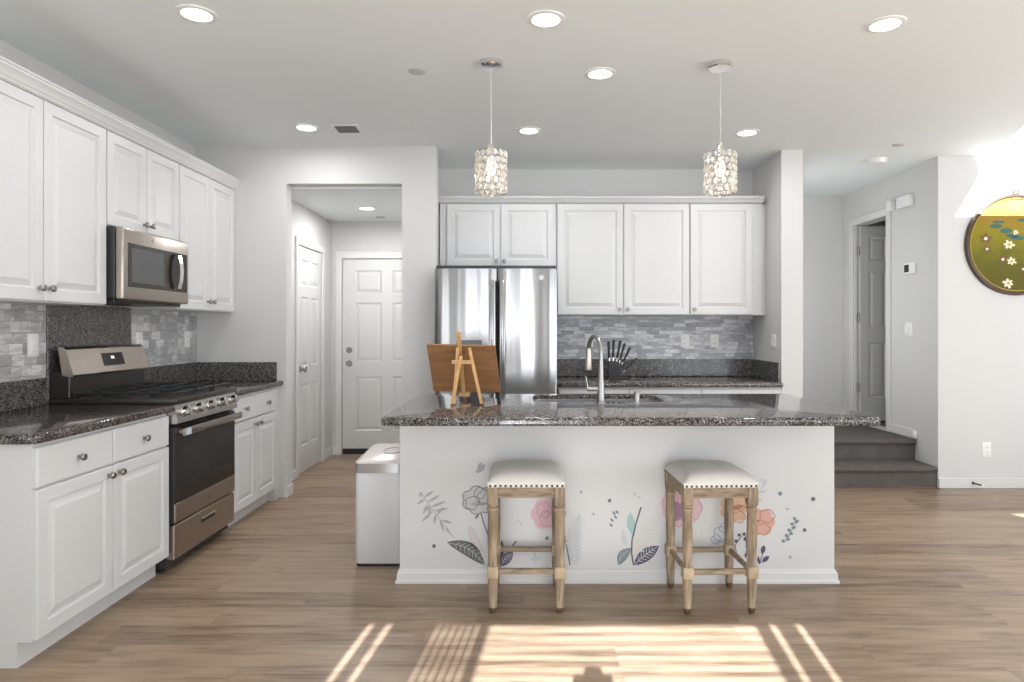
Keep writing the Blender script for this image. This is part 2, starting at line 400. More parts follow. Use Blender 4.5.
m = MB(); m.box(-0.765, 2.02, BW, BW+0.12, 0, CZ); struct(m.build('wall_back', 'wall_paint', flat=True))
m = MB(); m.box(2.02, 2.19, 5.20, 7.0, 0, CZ); struct(m.build('wall_column', 'wall_paint', flat=True))
m = MB(); m.box(2.19, 4.72, 7.0, 7.12, 0, CZ); struct(m.build('wall_landing', 'wall_paint', flat=True))
# side wall (door opening y 6.16..6.78, z 0.35..2.36)
m = MB(); m.box(SW, SW+0.12, RW+0.12, 6.16, 0, CZ); m.box(SW, SW+0.12, 6.78, 7.0, 0, CZ); m.box(SW, SW+0.12, 6.16, 6.78, 2.36, CZ); m.box(SW, SW+0.12, 6.16, 6.78, 0, 0.35)
struct(m.build('wall_side', 'wall_paint', flat=True))
m = MB(); m.box(SW, RX, RW, RW+0.12, 0, 3.6); struct(m.build('wall_painting', 'wall_paint', flat=True))
m = MB(); m.box(4.6, 4.72, RW+0.12, 7.0, 0.35, CZ); struct(m.build('wall_closet', 'wall_paint', flat=True))
m = MB(); m.box(SW+0.12, 4.6, RW+0.12, 7.0, 0.27, 0.35); struct(m.build('floor_closet', 'grey_carpet', flat=True))
m = MB(); m.box(RX, RX+0.1, BY, -1.0, 0, CZ); m.box(RX, RX+0.1, 4.2, RW, 0, CZ); m.box(RX, RX+0.1, -1.0, 4.2, 2.5, CZ); m.box(RX, RX+0.1, -1.0, 4.2, 0, 0.4)
struct(m.build('wall_right', 'wall_paint', flat=True))
# wall behind the camera with a glazed door; slits shape the sun bars, right openings added for bounce
OP = [(-1.15, -1.12), (-1.07, -1.04), (-0.840, -0.824), (-0.806, -0.790), (-0.772, -0.756), (-0.738, -0.722), (-0.704, -0.688), (-0.670, -0.654), (-0.61, 0.56), (0.62, 0.65), (0.735, 0.765), (2.6, 4.4), (4.6, 6.4)]
m = MB(); xs = [LW-0.12]+[v for p in OP for v in p]+[RX]
for a, b in zip(xs[0::2], xs[1::2]): m.box(a, b, BY-0.1, BY, 0, 2.535)
m.box(LW-0.12, RX, BY-0.1, BY, 2.535, CZ); m.box(LW-0.12, RX, BY-0.1, BY, CZ, 2.9)
struct(m.build('wall_behind', 'wall_paint', flat=True))
m = MB()
for k in range(55):
    z = 0.04+k*0.0455
    m.obox((-0.61, BY-0.045, z), XV, (0, 0.978, -0.208), (0, 0.208, 0.978), 1.17, 0.034, 0.0025)
b = m.build('window_blind', 'white_plastic', flat=True); tag(b, 'white slatted blind in the glazed door behind the viewer', 'blind')
# carpeted steps to the landing
m = MB()
for (y0, z0, z1) in ((5.415, 0.0, 0.175), (5.715, 0.175, 0.35)):
    m.box(2.19, SW, y0, 7.0, z0, z1-0.02)
    m.box(2.19, SW, y0-0.03, 7.0, z1-0.045, z1, 0.02, 3)
tag(m.build('carpeted_stairs', 'grey_carpet'), 'two dark grey carpeted steps rising beside the column', 'stairs', kind='structure')
# baseboards
def base(name, segs, h=0.085, t=0.014):
    m = MB()
    for (x0, x1, y0, y1) in segs: m.box(x0, x1, y0, y1, 0, h, 0.004, 1)
    return struct(m.build(name, 'trim_white'))
base('baseboard_doorway', [(-1.86, DX0, DW-0.014, DW), (DX0-0.0, DX0+0.014, DW-0.014, DW+0.12), (DX1-0.014, DX1, DW-0.014, DW+0.12), (DX1, -0.685, DW-0.014, DW)])
base('baseboard_hall', [(-2.0, -1.986, DW+0.12, 5.74), (-2.0, -1.986, 6.54, 6.83), (-2.0, -1.955, 6.816, 6.83)])
base('baseboard_painting', [(SW+0.0, RX, RW-0.014, RW)])
base('baseboard_column', [(2.006, 2.204, 5.186, 5.20), (2.19, 2.204, 5.2, 5.41)])
m = MB(); m.box(SW-0.012, SW, 5.72, 6.10, 0.35, 0.43, 0.003, 1); struct(m.build('baseboard_landing', 'trim_white'))
# doors of the setting
def casing(name, boxes):
    m = MB()
    for b in boxes: m.box(*b, 0.004, 1)
    return struct(m.build(name, 'trim_white'))
casing('trim_1', [(-2.0, -1.982, 5.735, 5.80, 0, 2.045), (-2.0, -1.982, 6.48, 6.545, 0, 2.045), (-2.0, -1.982, 5.735, 6.545, 2.045, 2.11)])
casing('trim_2', [(-1.96, -1.895, 6.812, 6.83, 0, 2.03), (-0.965, -0.90, 6.812, 6.83, 0, 2.03), (-1.96, -0.90, 6.812, 6.83, 2.03, 2.10)])
casing('trim_3', [(SW-0.016, SW, 6.09, 6.16, 0.35, 2.36), (SW-0.016, SW, 6.78, 6.86, 0.35, 2.36), (SW-0.016, SW, 6.09, 6.86, 2.36, 2.43), (SW, SW+0.03, 6.765, 6.78, 0.35, 2.36), (SW+0.0, SW+0.12, 6.16, 6.17, 0.35, 2.36)])
def door_thing(name, loc, label, O, U, W, w, h, knobs=(), knob_len=0.05):
    d = struct(thing(name, loc, label, 'door'))
    six_panel(MB_ := MB(), O, U, ZV, W, w, h); MB_.build('door_leaf', 'door_white', d, angle=15)
    O, U, W = Vector(O), Vector(U), Vector(W)
    for (u, v, kind) in knobs:
        k = MB(); p = O+U*u+ZV*v+W*0.035
        if kind == 'knob': k.lathe(p, W, [(0.033, 0), (0.033, 0.006), (0.012, 0.010), (0.011, 0.028), (0.022, 0.034), (0.028, 0.046), (0.024, 0.058), (0.001, 0.062)], 18)
        else: k.lathe(p, W, [(0.031, 0), (0.031, 0.010), (0.024, 0.016), (0.001, 0.017)], 18)
        k.build('door_knob' if kind == 'knob' else 'deadbolt', 'nickel', d)
    return d
d = door_thing('door_1', (-2.03, 6.14, 0), 'white six panel door on the left side of the hall', (-2.035, 5.805, 0.012), YV, XV, 0.67, 2.03, [(0.06, 0.93, 'knob')])
d = door_thing('door_2', (-1.43, 6.86, 0), 'white six panel door with deadbolt at the end of the hall', (-1.89, 6.875, 0.012), XV, -YV, 0.92, 2.01, [(0.07, 0.93, 'knob'), (0.07, 1.07, 'bolt')])
m = MB(); m.box(-1.885, -0.975, 6.825, 6.842, 0.004, 0.062, 0.003, 1); m.build('door_sweep', 'black_plastic', d)
d = door_thing('door_3', (SW+0.05, 6.76, 0.36), 'grey white door standing open at the top of the carpeted steps', (SW+0.045, 6.775, 0.365), XV, -YV, 0.60, 1.985)
for z in (0.70, 1.42, 2.10):
    k = MB(); k.cyl((SW+0.034, 6.752, z-0.045), (SW+0.034, 6.752, z+0.045), 0.008, seg=8); k.box(SW+0.022, SW+0.046, 6.752, 6.760, z-0.045, z+0.045); k.build('hinge', 'nickel', d)

# ------------------------------------------------------------------ left run: base cabinets
FX = -1.88          # cabinet faces on the left wall
def base_left(y0, y1, label, end_panel):
    t = thing('base_cabinet', ((LW+FX)/2, (y0+y1)/2, 0), label, 'cabinet', 'white base cabinets along the left wall')
    m = MB(); m.box(LW+0.002, FX-0.019, y0, y1, 0.10, 0.864); m.box(LW+0.002, FX-0.075, y0, y1, 0, 0.0999)
    m.build('body', 'cabinet_white', t, flat=True)
    w = (y1-y0-0.016)/2
    for k in range(2):
        o = y0+0.005+k*(w+0.006)
        front(t, 'door', (FX-0.019, o, 0.105), YV, ZV, XV, w, 0.578, (w-0.035 if k == 0 else 0.035, 0.54))
        front(t, 'drawer', (FX-0.019, o, 0.692), YV, ZV, XV, w, 0.155, (w/2, 0.076), SLAB)
    return t
base_left(2.54, 3.492, 'white base cabinet nearest the viewer, left of the steel range', True)
base_left(4.242, 5.00, 'white base cabinet between the steel range and the hall doorway', False)
m = MB(); m.box(LW+0.002, FX-0.019, 5.002, DW-0.001, 0, 0.864); struct(m.build('trim_4', 'cabinet_white', flat=True))
def rr(x0, x1, y0, y1, r, corners, n=6):
    """rectangle outline, listed corners rounded (sw, se, ne, nw)"""
    out = []
    for nm, cx, cy, a0 in (('sw', x0, y0, PI), ('se', x1, y0, 1.5*PI), ('ne', x1, y1, 0), ('nw', x0, y1, 0.5*PI)):
        if nm in corners:
            ox = cx+(r if 'w' in nm else -r); oy = cy+(r if nm[0] == 's' else -r)
            out += [(ox+r*math.cos(a0+i*0.5*PI/n), oy+r*math.sin(a0+i*0.5*PI/n)) for i in range(n+1)]
        else: out.append((cx, cy))
    return out
m = MB(); m.plate(rr(LW+0.001, -1.855, 2.505, 3.495, 0.06, ('se',)), [], 0.865, 0.905, 0.012)
tag(m.build('countertop', 'granite_brown'), 'speckled brown grey granite countertop in the left foreground', 'countertop')
m = MB(); m.plate(rr(LW+0.001, -1.868, 4.240, DW-0.001, 0.03, ()), [], 0.865, 0.905, 0.012)
tag(m.build('countertop', 'granite_brown'), 'short granite countertop between the range and the doorway wall', 'countertop')
m = MB(); m.box(LW+0.001, LW+0.022, 2.505, 3.495, 0.905, 1.047, 0.002, 1)
tag(m.build('granite_splash', 'granite_splash'), 'low granite upstand on the left wall nearest the viewer', 'backsplash')
m = MB(); m.box(LW+0.001, LW+0.022, 3.497, 4.237, 0.885, 1.44, 0.002, 1)
tag(m.build('granite_splash', 'granite_panel'), 'tall brown granite panel on the wall behind the range', 'backsplash')
m = MB(); m.box(LW+0.001, LW+0.022, 4.240, DW-0.001, 0.905, 1.047, 0.002, 1); m.box(LW+0.022, -1.915, DW-0.022, DW-0.001, 0.905, 1.047, 0.002, 1)
tag(m.build('granite_splash', 'granite_splash'), 'low granite upstand turning the corner right of the range', 'backsplash')
m = MB(); m.box(LW+0.001, LW+0.014, 2.505, 3.495, 1.047, 1.43)
tag(m.build('tile_splash', 'mosaic_side', flat=True), 'grey marble mosaic on the left wall nearest the viewer', 'backsplash')
m = MB(); m.box(LW+0.001, LW+0.014, 4.240, DW-0.001, 1.047, 1.43)
tag(m.build('tile_splash', 'mosaic_side', flat=True), 'grey marble mosaic on the left wall right of the range', 'backsplash')

# ------------------------------------------------------------------ left run: wall cabinets
UX = -2.24
def upper_left(y0, y1, z0, label, knob_v=0.06):
    z1 = 2.375
    t = thing('wall_cabinet', ((LW+UX)/2, (y0+y1)/2, z0), label, 'cabinet', 'white wall cabinets along the left wall')
    m = MB(); m.box(LW+0.002, UX-0.019, y0, y1, z0, z1); m.build('body', 'cabinet_white', t, flat=True)
    w = (y1-y0-0.014)/2
    for k in range(2):
        o = y0+0.004+k*(w+0.006)
        front(t, 'door', (UX-0.019, o, z0+0.006), YV, ZV, XV, w, z1-z0-0.008, (w-0.03 if k == 0 else 0.03, knob_v))
    return t
upper_left(2.61, 3.537, 1.43, 'tall white wall cabinet nearest the viewer, left of the microwave')
upper_left(3.541, 4.280, 1.86, 'short white wall cabinet above the microwave', 0.05)
upper_left(4.284, DW-0.002, 1.43, 'tall white wall cabinet between the microwave and the doorway wall')
def crown(name, pts, ax, a0, a1, closed_end=None):
    m = MB()
    if ax == 'y': m.prism([(x, a0, z) for x, z in pts], (0, a1-a0, 0))
    else: m.prism([(a0, y, z) for y, z in pts], (a1-a0, 0, 0))
    return m.build(name, 'cabinet_white', angle=20)
prof = [(0, 2.382), (0.006, 2.382), (0.010, 2.392), (0.016, 2.397), (0.020, 2.406), (0.034, 2.424), (0.040, 2.428), (0.040, 2.438), (0.046, 2.441), (0.046, 2.450), (0, 2.450)]
o = crown('trim_5', [(UX+dx, z) for dx, z in prof]+[(LW+0.005, 2.450), (LW+0.005, 2.377), (UX, 2.377)], 'y', 2.58, DW-0.001); struct(o)

# ------------------------------------------------------------------ microwave over the range
MY0, MY1, MXF = 3.545, 4.245, -2.16
t = thing('microwave', ((LW+MXF)/2, (MY0+MY1)/2, 1.455), 'stainless steel microwave with dark glass door above the range', 'microwave')
m = MB(); m.box(LW+0.004, MXF-0.045, MY0, MY1, 1.470, 1.857, 0.004, 1); m.build('body', 'black_side', t)
m = MB(); m.box(LW+0.03, MXF-0.05, MY0+0.01, MY1-0.01, 1.447, 1.470, 0.003, 1); m.build('underside_panel', 'black_plastic', t)
m = MB(); m.box(MXF-0.044, MXF, MY0, MY1-0.001, 1.462, 1.857, 0.012, 3); dd = m.build('door', 'steel_warm', t)
m = MB(); m.box(MXF-0.004, MXF+0.0025, MY0+0.045, MY1-0.03, 1.535, 1.775, 0.002, 1); m.build('window', 'black_glass', dd)
m = MB(); m.box(MXF+0.0026, MXF+0.0030, MY0+0.075, MY0+0.40, 1.56, 1.75); m.build('screen_mesh', 'vent_dark', dd)
m = MB()
pts = [(MXF+0.002, 4.07, 1.545), (MXF+0.030, 4.07, 1.552), (MXF+0.042, 4.07, 1.60), (MXF+0.046, 4.07, 1.655), (MXF+0.042, 4.07, 1.71), (MXF+0.030, 4.07, 1.758), (MXF+0.002, 4.07, 1.765)]
for p, q in zip(pts, pts[1:]):
    m.prism([Vector(p)+Vector((0, -0.02, 0)), Vector(p)+Vector((0, 0.02, 0)), Vector(p)+Vector((-0.012, 0.02, 0)), Vector(p)+Vector((-0.012, -0.02, 0))], Vector(q)-Vector(p))
m.build('handle', 'chrome', dd)
m = MB(); m.cyl((MXF, 3.83, 1.815), (MXF+0.002, 3.83, 1.815), 0.011, seg=16); m.build('badge', 'nickel', dd)

# ------------------------------------------------------------------ gas range
RY0, RY1, RFX = 3.502, 4.232, -1.86
t = thing('gas_range', ((LW+RFX)/2, (RY0+RY1)/2, 0), 'stainless steel gas range with black grates and glass oven door', 'range')
m = MB(); m.box(LW+0.03, RFX-0.045, RY0, RY1, 0.03, 0.902); m.box(LW+0.06, RFX-0.09, RY0+0.03, RY1-0.03, 0.0, 0.03); m.build('body', 'black_side', t, flat=True)
m = MB(); m.box(LW+0.024, RFX+0.016, RY0, RY1, 0.902, 0.934, 0.005, 2); ct = m.build('cooktop', 'black_enamel', t)
gy = [RY0+0.02, RY0+0.265, RY0+0.275, RY0+0.48, RY0+0.49, RY1-0.02]
for k in range(3):
    a, b = gy[2*k], gy[2*k+1]; m = MB(); x0, x1 = LW+0.13, RFX-0.02; z = 0.958; r = 0.0065
    for y in (a+0.008, b-0.008): m.box(x0, x1, y-r, y+r, z-r, z+r, 0.002, 1)
    for x in (x0+0.007, (x0+x1)/2, x1-0.007): m.box(x-r, x+r, a, b, z-r, z+r, 0.002, 1)
    for x in (x0+0.14, x1-0.14):
        m.box(x-r, x+r, a, b, z-r*0.6, z+r*1.5); m.box(x-0.10, x+0.10, (a+b)/2-r, (a+b)/2+r, z-r*0.6, z+r*1.5)
    for x in (x0+0.01, x1-0.01):
        for y in (a+0.01, b-0.01): m.cyl((x, y, 0.9342), (x, y, z), 0.007, seg=8)
    m.build('grate', 'black_iron', t)
for x in (LW+0.27, RFX-0.16):
    for y in (RY0+0.14, RY0+0.378, RY1-0.14):
        m = MB(); m.lathe((x, y, 0.9342), ZV, [(0.045, 0), (0.045, 0.006), (0.034, 0.008), (0.034, 0.016), (0.001, 0.017)], 18); m.build('burner', 'black_iron', t)
# backguard: black riser below, sloped steel console above
m = MB(); m.box(LW+0.024, LW+0.125, RY0+0.01, RY1-0.03, 0.934, 1.075, 0.004, 1); m.build('riser', 'black_enamel', t)
m = MB(); m.prism([(LW+0.095, RY0, 1.055), (LW+0.150, RY0, 1.047), (LW+0.155, RY0, 1.060), (LW+0.112, RY0, 1.195), (LW+0.10, RY0, 1.207), (LW+0.07, RY0, 1.207)], (0, RY1-RY0-0.025, 0)); bg = m.build('console', 'steel_warm', t, angle=25)
dirn = Vector((-0.043, 0, 0.135)).normalized(); nrm = Vector((0.135, 0, 0.043)).normalized()
o0 = Vector((LW+0.155, 0, 1.060))
m = MB(); m.obox(o0+dirn*0.035+Vector((0, 3.78, 0))+nrm*0.0, YV, dirn, nrm, 0.19, 0.075, 0.0025); dp = m.build('display', 'black_glass', bg)
m = MB()
for yy in (3.855, 3.872): m.obox(o0+dirn*0.075+Vector((0, yy, 0))+nrm*0.0026, YV, dirn, nrm, 0.011, 0.016, 0.0006)
m.build('clock_digits', 'clock_glow', dp)
# front: knob rail, oven door, drawer
m = MB(); m.prism([(RFX-0.045, RY0, 0.80), (RFX+0.014, RY0, 0.80), (RFX+0.016, RY0, 0.815), (RFX+0.000, RY0, 0.902), (RFX-0.045, RY0, 0.902)], (0, RY1-RY0, 0)); kr = m.build('knob_rail', 'steel_bright', t, angle=25)
kn = Vector((0.072, 0, 0.017)).normalized()
for y in (RY0+0.085, RY0+0.235, RY0+0.378, RY0+0.52, RY0+0.67):
    m = MB(); m.lathe((RFX+0.006, y, 0.858), kn, [(0.033, 0), (0.033, 0.005), (0.027, 0.007), (0.025, 0.034), (0.016, 0.037), (0.001, 0.0375)], 18)
    m.build('knob', 'chrome', kr)
m = MB(); m.box(RFX-0.045, RFX-0.004, RY0+0.003, RY1-0.003, 0.268, 0.783, 0.004, 1); dr = m.build('oven_door', 'black_side', t)
m = MB(); m.box(RFX-0.006, RFX+0.001, RY0+0.004, RY1-0.004, 0.270, 0.370, 0.002, 1); m.build('lower_trim', 'steel_warm', dr)
m = MB(); m.box(RFX-0.006, RFX+0.001, RY0+0.004, RY1-0.004, 0.372, 0.782, 0.002, 1); m.build('oven_glass', 'black_glass', dr)
m = MB(); m.box(RFX+0.035, RFX+0.052, RY0+0.012, RY1-0.012, 0.735, 0.775, 0.005, 2)
for y in (RY0+0.035, RY1-0.065): m.box(RFX, RFX+0.037, y, y+0.03, 0.742, 0.768, 0.003, 1)
m.build('handle', 'steel_warm', dr)
m = MB(); m.box(RFX+0.0522, RFX+0.0528, RY0+0.02, RY0+0.075, 0.738, 0.772); m.build('sticker', 'label_blue', dr)
m = MB(); m.cyl((RFX+0.001, 3.88, 0.32), (RFX+0.0025, 3.88, 0.32), 0.013, seg=16); m.build('badge', 'nickel', dr)
m = MB(); m.box(RFX-0.045, RFX-0.004, RY0+0.003, RY1-0.003, 0.075, 0.258, 0.004, 1); dw = m.build('drawer', 'steel_warm', t)
m = MB(); m.box(RFX-0.005, RFX-0.0015, 3.80, 3.96, 0.188, 0.216, 0.001, 1); m.build('pull', 'black_plastic', dw)
m = MB(); m.box(RFX-0.0015, RFX+0.004, 3.80, 3.96, 0.210, 0.218, 0.001, 1); m.build('pull_lip', 'chrome', dw)

# ------------------------------------------------------------------ back run
UY = 5.50
t = thing('refrigerator', (-0.22, 5.35, 0), 'stainless steel refrigerator with two upper doors behind the easel', 'refrigerator')
FXL, FXR, FY = -0.672, 0.236, 4.89
m = MB(); m.box(FXL+0.004, FXR-0.006, FY+0.085, BW-0.02, 0.03, 1.745); m.box(FXL+0.05, FXR-0.05, FY+0.1, BW-0.04, 0.0, 0.03); m.build('body', 'black_side', t, flat=True)
mid = (497-525)/135
def fridge_door(x0, x1, z0, z1, name):
    m = MB(); n = 14; P = []
    for i in range(n+1):
        u = i/n; e = min(u, 1-u)*(x1-x0)
        y = FY+0.004-0.014*math.sin(PI*u) + (0.018*(1-min(1, e/0.02))**2)
        P.append((x0+(x1-x0)*u, y))
    m.prism([(x, y, z0) for x, y in P]+[(x1, FY+0.078, z0), (x0, FY+0.078, z0)], (0, 0, z1-z0))
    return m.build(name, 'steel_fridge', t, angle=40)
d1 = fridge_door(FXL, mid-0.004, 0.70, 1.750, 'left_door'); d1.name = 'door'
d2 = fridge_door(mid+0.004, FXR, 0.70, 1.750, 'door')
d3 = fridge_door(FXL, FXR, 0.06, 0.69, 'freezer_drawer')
for d, x in ((d1, mid-0.040), (d2, mid+0.040)):
    m = MB(); m.box(x-0.019, x+0.019, FY-0.020, FY+0.001, 0.78, 1.665, 0.006, 2)
    m.build('handle', 'steel_fridge', d)
m = MB(); m.box(FXL+0.1, FXR-0.1, FY-0.036, FY-0.026, 0.60, 0.635, 0.004, 1); m.box(FXL+0.12, FXL+0.15, FY-0.03, FY, 0.605, 0.63); m.box(FXR-0.15, FXR-0.12, FY-0.03, FY, 0.605, 0.63); m.build('handle', 'steel_fridge', d3)
m = MB(); m.box(-0.505, -0.318, FY-0.013, FY-0.004, 0.86, 1.222, 0.004, 1); dis = m.build('water_dispenser', 'grey_plastic', d1)
m = MB(); m.box(-0.488, -0.335, FY-0.0145, FY-0.012, 0.885, 1.10, 0.001, 1); m.build('recess', 'black_plastic', dis)
m = MB(); m.cyl((0.122, FY-0.006, 1.683), (0.122, FY-0.0095, 1.683), 0.020, seg=24); m.build('badge', 'nickel', d2)
m = MB(); m.box(FXL+0.01, FXR-0.01, FY+0.02, FY+0.10, 1.745, 1.775, 0.003, 1); m.build('hinge_cover', 'black_plastic', t)

def upper_back(x0, x1, z0, n, label, stile=0.0):
    z1 = 2.352; t = thing('wall_cabinet', ((x0+x1)/2, (UY+BW)/2, z0), label, 'cabinet', 'white wall cabinets along the back wall')
    m = MB(); m.box(x0, x1, UY+0.019, BW-0.002, z0, z1); m.build('body', 'cabinet_white', t, flat=True)
    return t
z0 = 1.822; xa, xb = -0.712, 0.262
t = upper_back(xa, xb, z0, 2, 'short white two door wall cabinet above the refrigerator')
w = 0.455
front(t, 'door', (xa+0.060, UY+0.019, z0+0.006), XV, ZV, -YV, 0.445, 0.515, (0.415, 0.04)); front(t, 'door', (xa+0.060+0.451, UY+0.019, z0+0.006), XV, ZV, -YV, 0.445, 0.515, (0.03, 0.04))
t = upper_back(0.266, 1.372, 1.418, 2, 'white two door wall cabinet right of the refrigerator')
front(t, 'door', (0.272, UY+0.019, 1.424), XV, ZV, -YV, 0.546, 0.919, (0.516, 0.04)); front(t, 'door', (0.824, UY+0.019, 1.424), XV, ZV, -YV, 0.546, 0.919, (0.03, 0.04))
t = upper_back(1.376, 1.985, 1.418, 1, 'white single door wall cabinet at the right end by the column')
front(t, 'door', (1.380, UY+0.019, 1.424), XV, ZV, -YV, 0.515, 0.919, (0.03, 0.04))
m = MB(); m.box(1.985, 2.019, UY+0.05, BW-0.002, 1.418, 2.352); struct(m.build('trim_6', 'cabinet_white', flat=True))
o = crown('trim_7', [(UY-dx, 2.354+(z-2.382)*0.72) for dx, z in prof]+[(BW-0.005, 2.403), (BW-0.005, 2.354), (UY, 2.354)], 'x', -0.735, 1.985); struct(o)
# back base cabinets, counter, splash
t = thing('base_cabinet', (1.13, 5.5, 0), 'white base cabinet run under the back countertop', 'cabinet')
m = MB(); m.box(0.262, 2.015, 5.20, BW-0.002, 0.10, 0.844); m.box(0.262, 2.015, 5.26, BW-0.002, 0, 0.10); m.build('body', 'cabinet_white', t, flat=True)
for a, b in ((0.266, 0.815), (0.821, 1.385), (1.391, 2.010)):
    front(t, 'drawer', (a, 5.20, 0.675), XV, ZV, -YV, b-a, 0.155, ((b-a)/2, 0.076), SLAB); front(t, 'door', (a, 5.20, 0.105), XV, ZV, -YV, b-a, 0.56, (0.04, 0.52))
m = MB(); m.box(0.25, 2.018, 5.15, BW-0.002, 0.845, 0.885, 0.010, 2); tag(m.build('countertop', 'granite'), 'speckled granite countertop on the back wall holding the knife block', 'countertop')
m = MB(); m.box(0.25, 2.018, BW-0.022, BW-0.001, 0.885, 1.036, 0.002, 1); m.box(1.998, 2.019, 5.21, BW-0.022, 0.885, 1.036, 0.002, 1)
tag(m.build('granite_splash', 'granite_splash'), 'low granite upstand along the back counter and the column', 'backsplash')
m = MB(); m.box(0.24, 2.018, BW-0.014, BW-0.001, 1.036, 1.417); tag(m.build('tile_splash', 'mosaic_back', flat=True), 'grey marble mosaic on the back wall under the wall cabinets', 'backsplash')

# ------------------------------------------------------------------ island
IX0, IX1, IY0, IY1 = -0.645, 1.593, 3.40, 4.05
t = thing('kitchen_island', ((IX0+IX1)/2, (IY0+IY1)/2, 0), 'white kitchen island with flower decals behind the two stools', 'kitchen island')
IS = t
m = MB(); m.box(IX0, IX1, IY0, IY0+0.10, 0, 0.8645); m.box(IX0, IX0+0.02, IY0+0.1, IY1, 0, 0.8645); m.box(IX1-0.02, IX1, IY0+0.1, IY1, 0, 0.8645); m.box(IX0+0.02, IX1-0.02, IY1-0.02, IY1, 0.1, 0.8645); m.box(IX0+0.02, IX1-0.02, IY0+0.1, IY1-0.08, 0, 0.12)
m.build('body', 'island_white', t, flat=True)
m = MB(); bp = [(0, 0), (0.020, 0), (0.020, 0.012), (0.014, 0.020), (0.013, 0.050), (0.008, 0.056), (0.006, 0.066), (0, 0.070)]
m.loft([[m.bm.verts.new(p) for p in L] for L in ([(IX0-d, IY1, z) for d, z in bp], [(IX0-d, IY0-d, z) for d, z in bp], [(IX1+d, IY0-d, z) for d, z in bp], [(IX1+d, IY1, z) for d, z in bp])])
m.build('baseboard', 'trim_white', t, angle=20)
sink_hole = rr(0.045, 0.775, 3.62, 3.975, 0.05, ('sw', 'se', 'ne', 'nw'), 5)
m = MB(); m.plate(rr(-0.657, 1.618, 2.98, 4.08, 0.035, ('sw', 'se', 'ne', 'nw')), [sink_hole], 0.865, 0.905, 0.014)
tag(m.build('countertop', 'granite'), 'large polished granite countertop on the island', 'countertop')
t = thing('kitchen_sink', (0.41, 3.8, 0.66), 'undermount stainless steel sink in the island countertop', 'sink')
def rloop(z, ins, r): return [(x, y, z) for x, y in rr(0.045+ins, 0.775-ins, 3.62+ins, 3.975-ins, r, ('sw', 'se', 'ne', 'nw'), 5)]
m = MB(); R = [[m.bm.verts.new(p) for p in rloop(z, i, r)] for z, i, r in ((0.864, -0.012, 0.06), (0.864, 0.003, 0.05), (0.884, 0.003, 0.05), (0.884, 0.006, 0.05), (0.70, 0.01, 0.05), (0.675, 0.04, 0.03), (0.668, 0.04, 0.03), (0.69, 0.004, 0.05), (0.860, -0.004, 0.055), (0.860, -0.012, 0.06))]
m.loft(R, cap=False); m.bm.faces.new(R[5]); m.bm.faces.new(R[6]); m.build('basin', 'steel_sink', t)
m = MB(); m.lathe((0.41, 3.80, 0.675), ZV, [(0.045, 0), (0.045, 0.004), (0.03, 0.003), (0.001, 0.002)], 18); m.build('drain', 'chrome', t)
# faucet
fx, fy, fz = 0.41, 3.565, 0.905
t = thing('kitchen_faucet', (fx, fy, fz), 'brushed nickel pull-down faucet with gooseneck beside the island sink', 'faucet')
m = MB(); m.lathe((fx, fy, fz), ZV, [(0.028, 0), (0.028, 0.006), (0.021, 0.012), (0.019, 0.10), (0.015, 0.13), (0.0135, 0.22)], 18); m.build('base', 'steel_faucet', t)
sd = Vector((-0.30, 0.95, 0)).normalized()
arc = [Vector((fx, fy, fz+0.22))]+[Vector((fx, fy, fz+0.275))+sd*(0.085-0.085*math.cos(a))+ZV*0.085*math.sin(a) for a in [i*PI/12*0.96 for i in range(0, 13)]]
m = MB(); m.tube(arc, 0.0125, 12); m.build('spout', 'steel_faucet', t)
e = arc[-1]; m = MB(); dn = Vector((0, 0, -1))+sd*0.05; m.lathe(e, dn, [(0.0135, -0.005), (0.0155, 0.01), (0.018, 0.05), (0.0215, 0.11), (0.020, 0.118), (0.001, 0.118)], 16); m.build('spray_head', 'steel_warm', t)
m = MB(); m.cyl((fx, fy, fz+0.075), (fx-0.072, fy, fz+0.075), 0.013, seg=14); m.tube([(fx-0.068, fy, fz+0.075), (fx-0.074, fy, fz+0.10), (fx-0.082, fy-0.004, fz+0.145)], [0.007, 0.006, 0.005], 10); m.build('lever', 'chrome', t)
t = thing('soap_dispenser', (0.605, 3.575, 0.905), 'short brushed steel soap dispenser right of the faucet', 'soap dispenser')
m = MB(); m.lathe((0.605, 3.575, 0.905), ZV, [(0.022, 0), (0.022, 0.004), (0.017, 0.008), (0.017, 0.056), (0.015, 0.060), (0.001, 0.060)], 16); m.build('pump', 'steel_faucet', t)
m = MB(); m.tube([(0.605, 3.58, 0.95), (0.61, 3.62, 0.952), (0.611, 3.655, 0.943)], 0.006, 8); m.build('nozzle', 'steel_faucet', t)

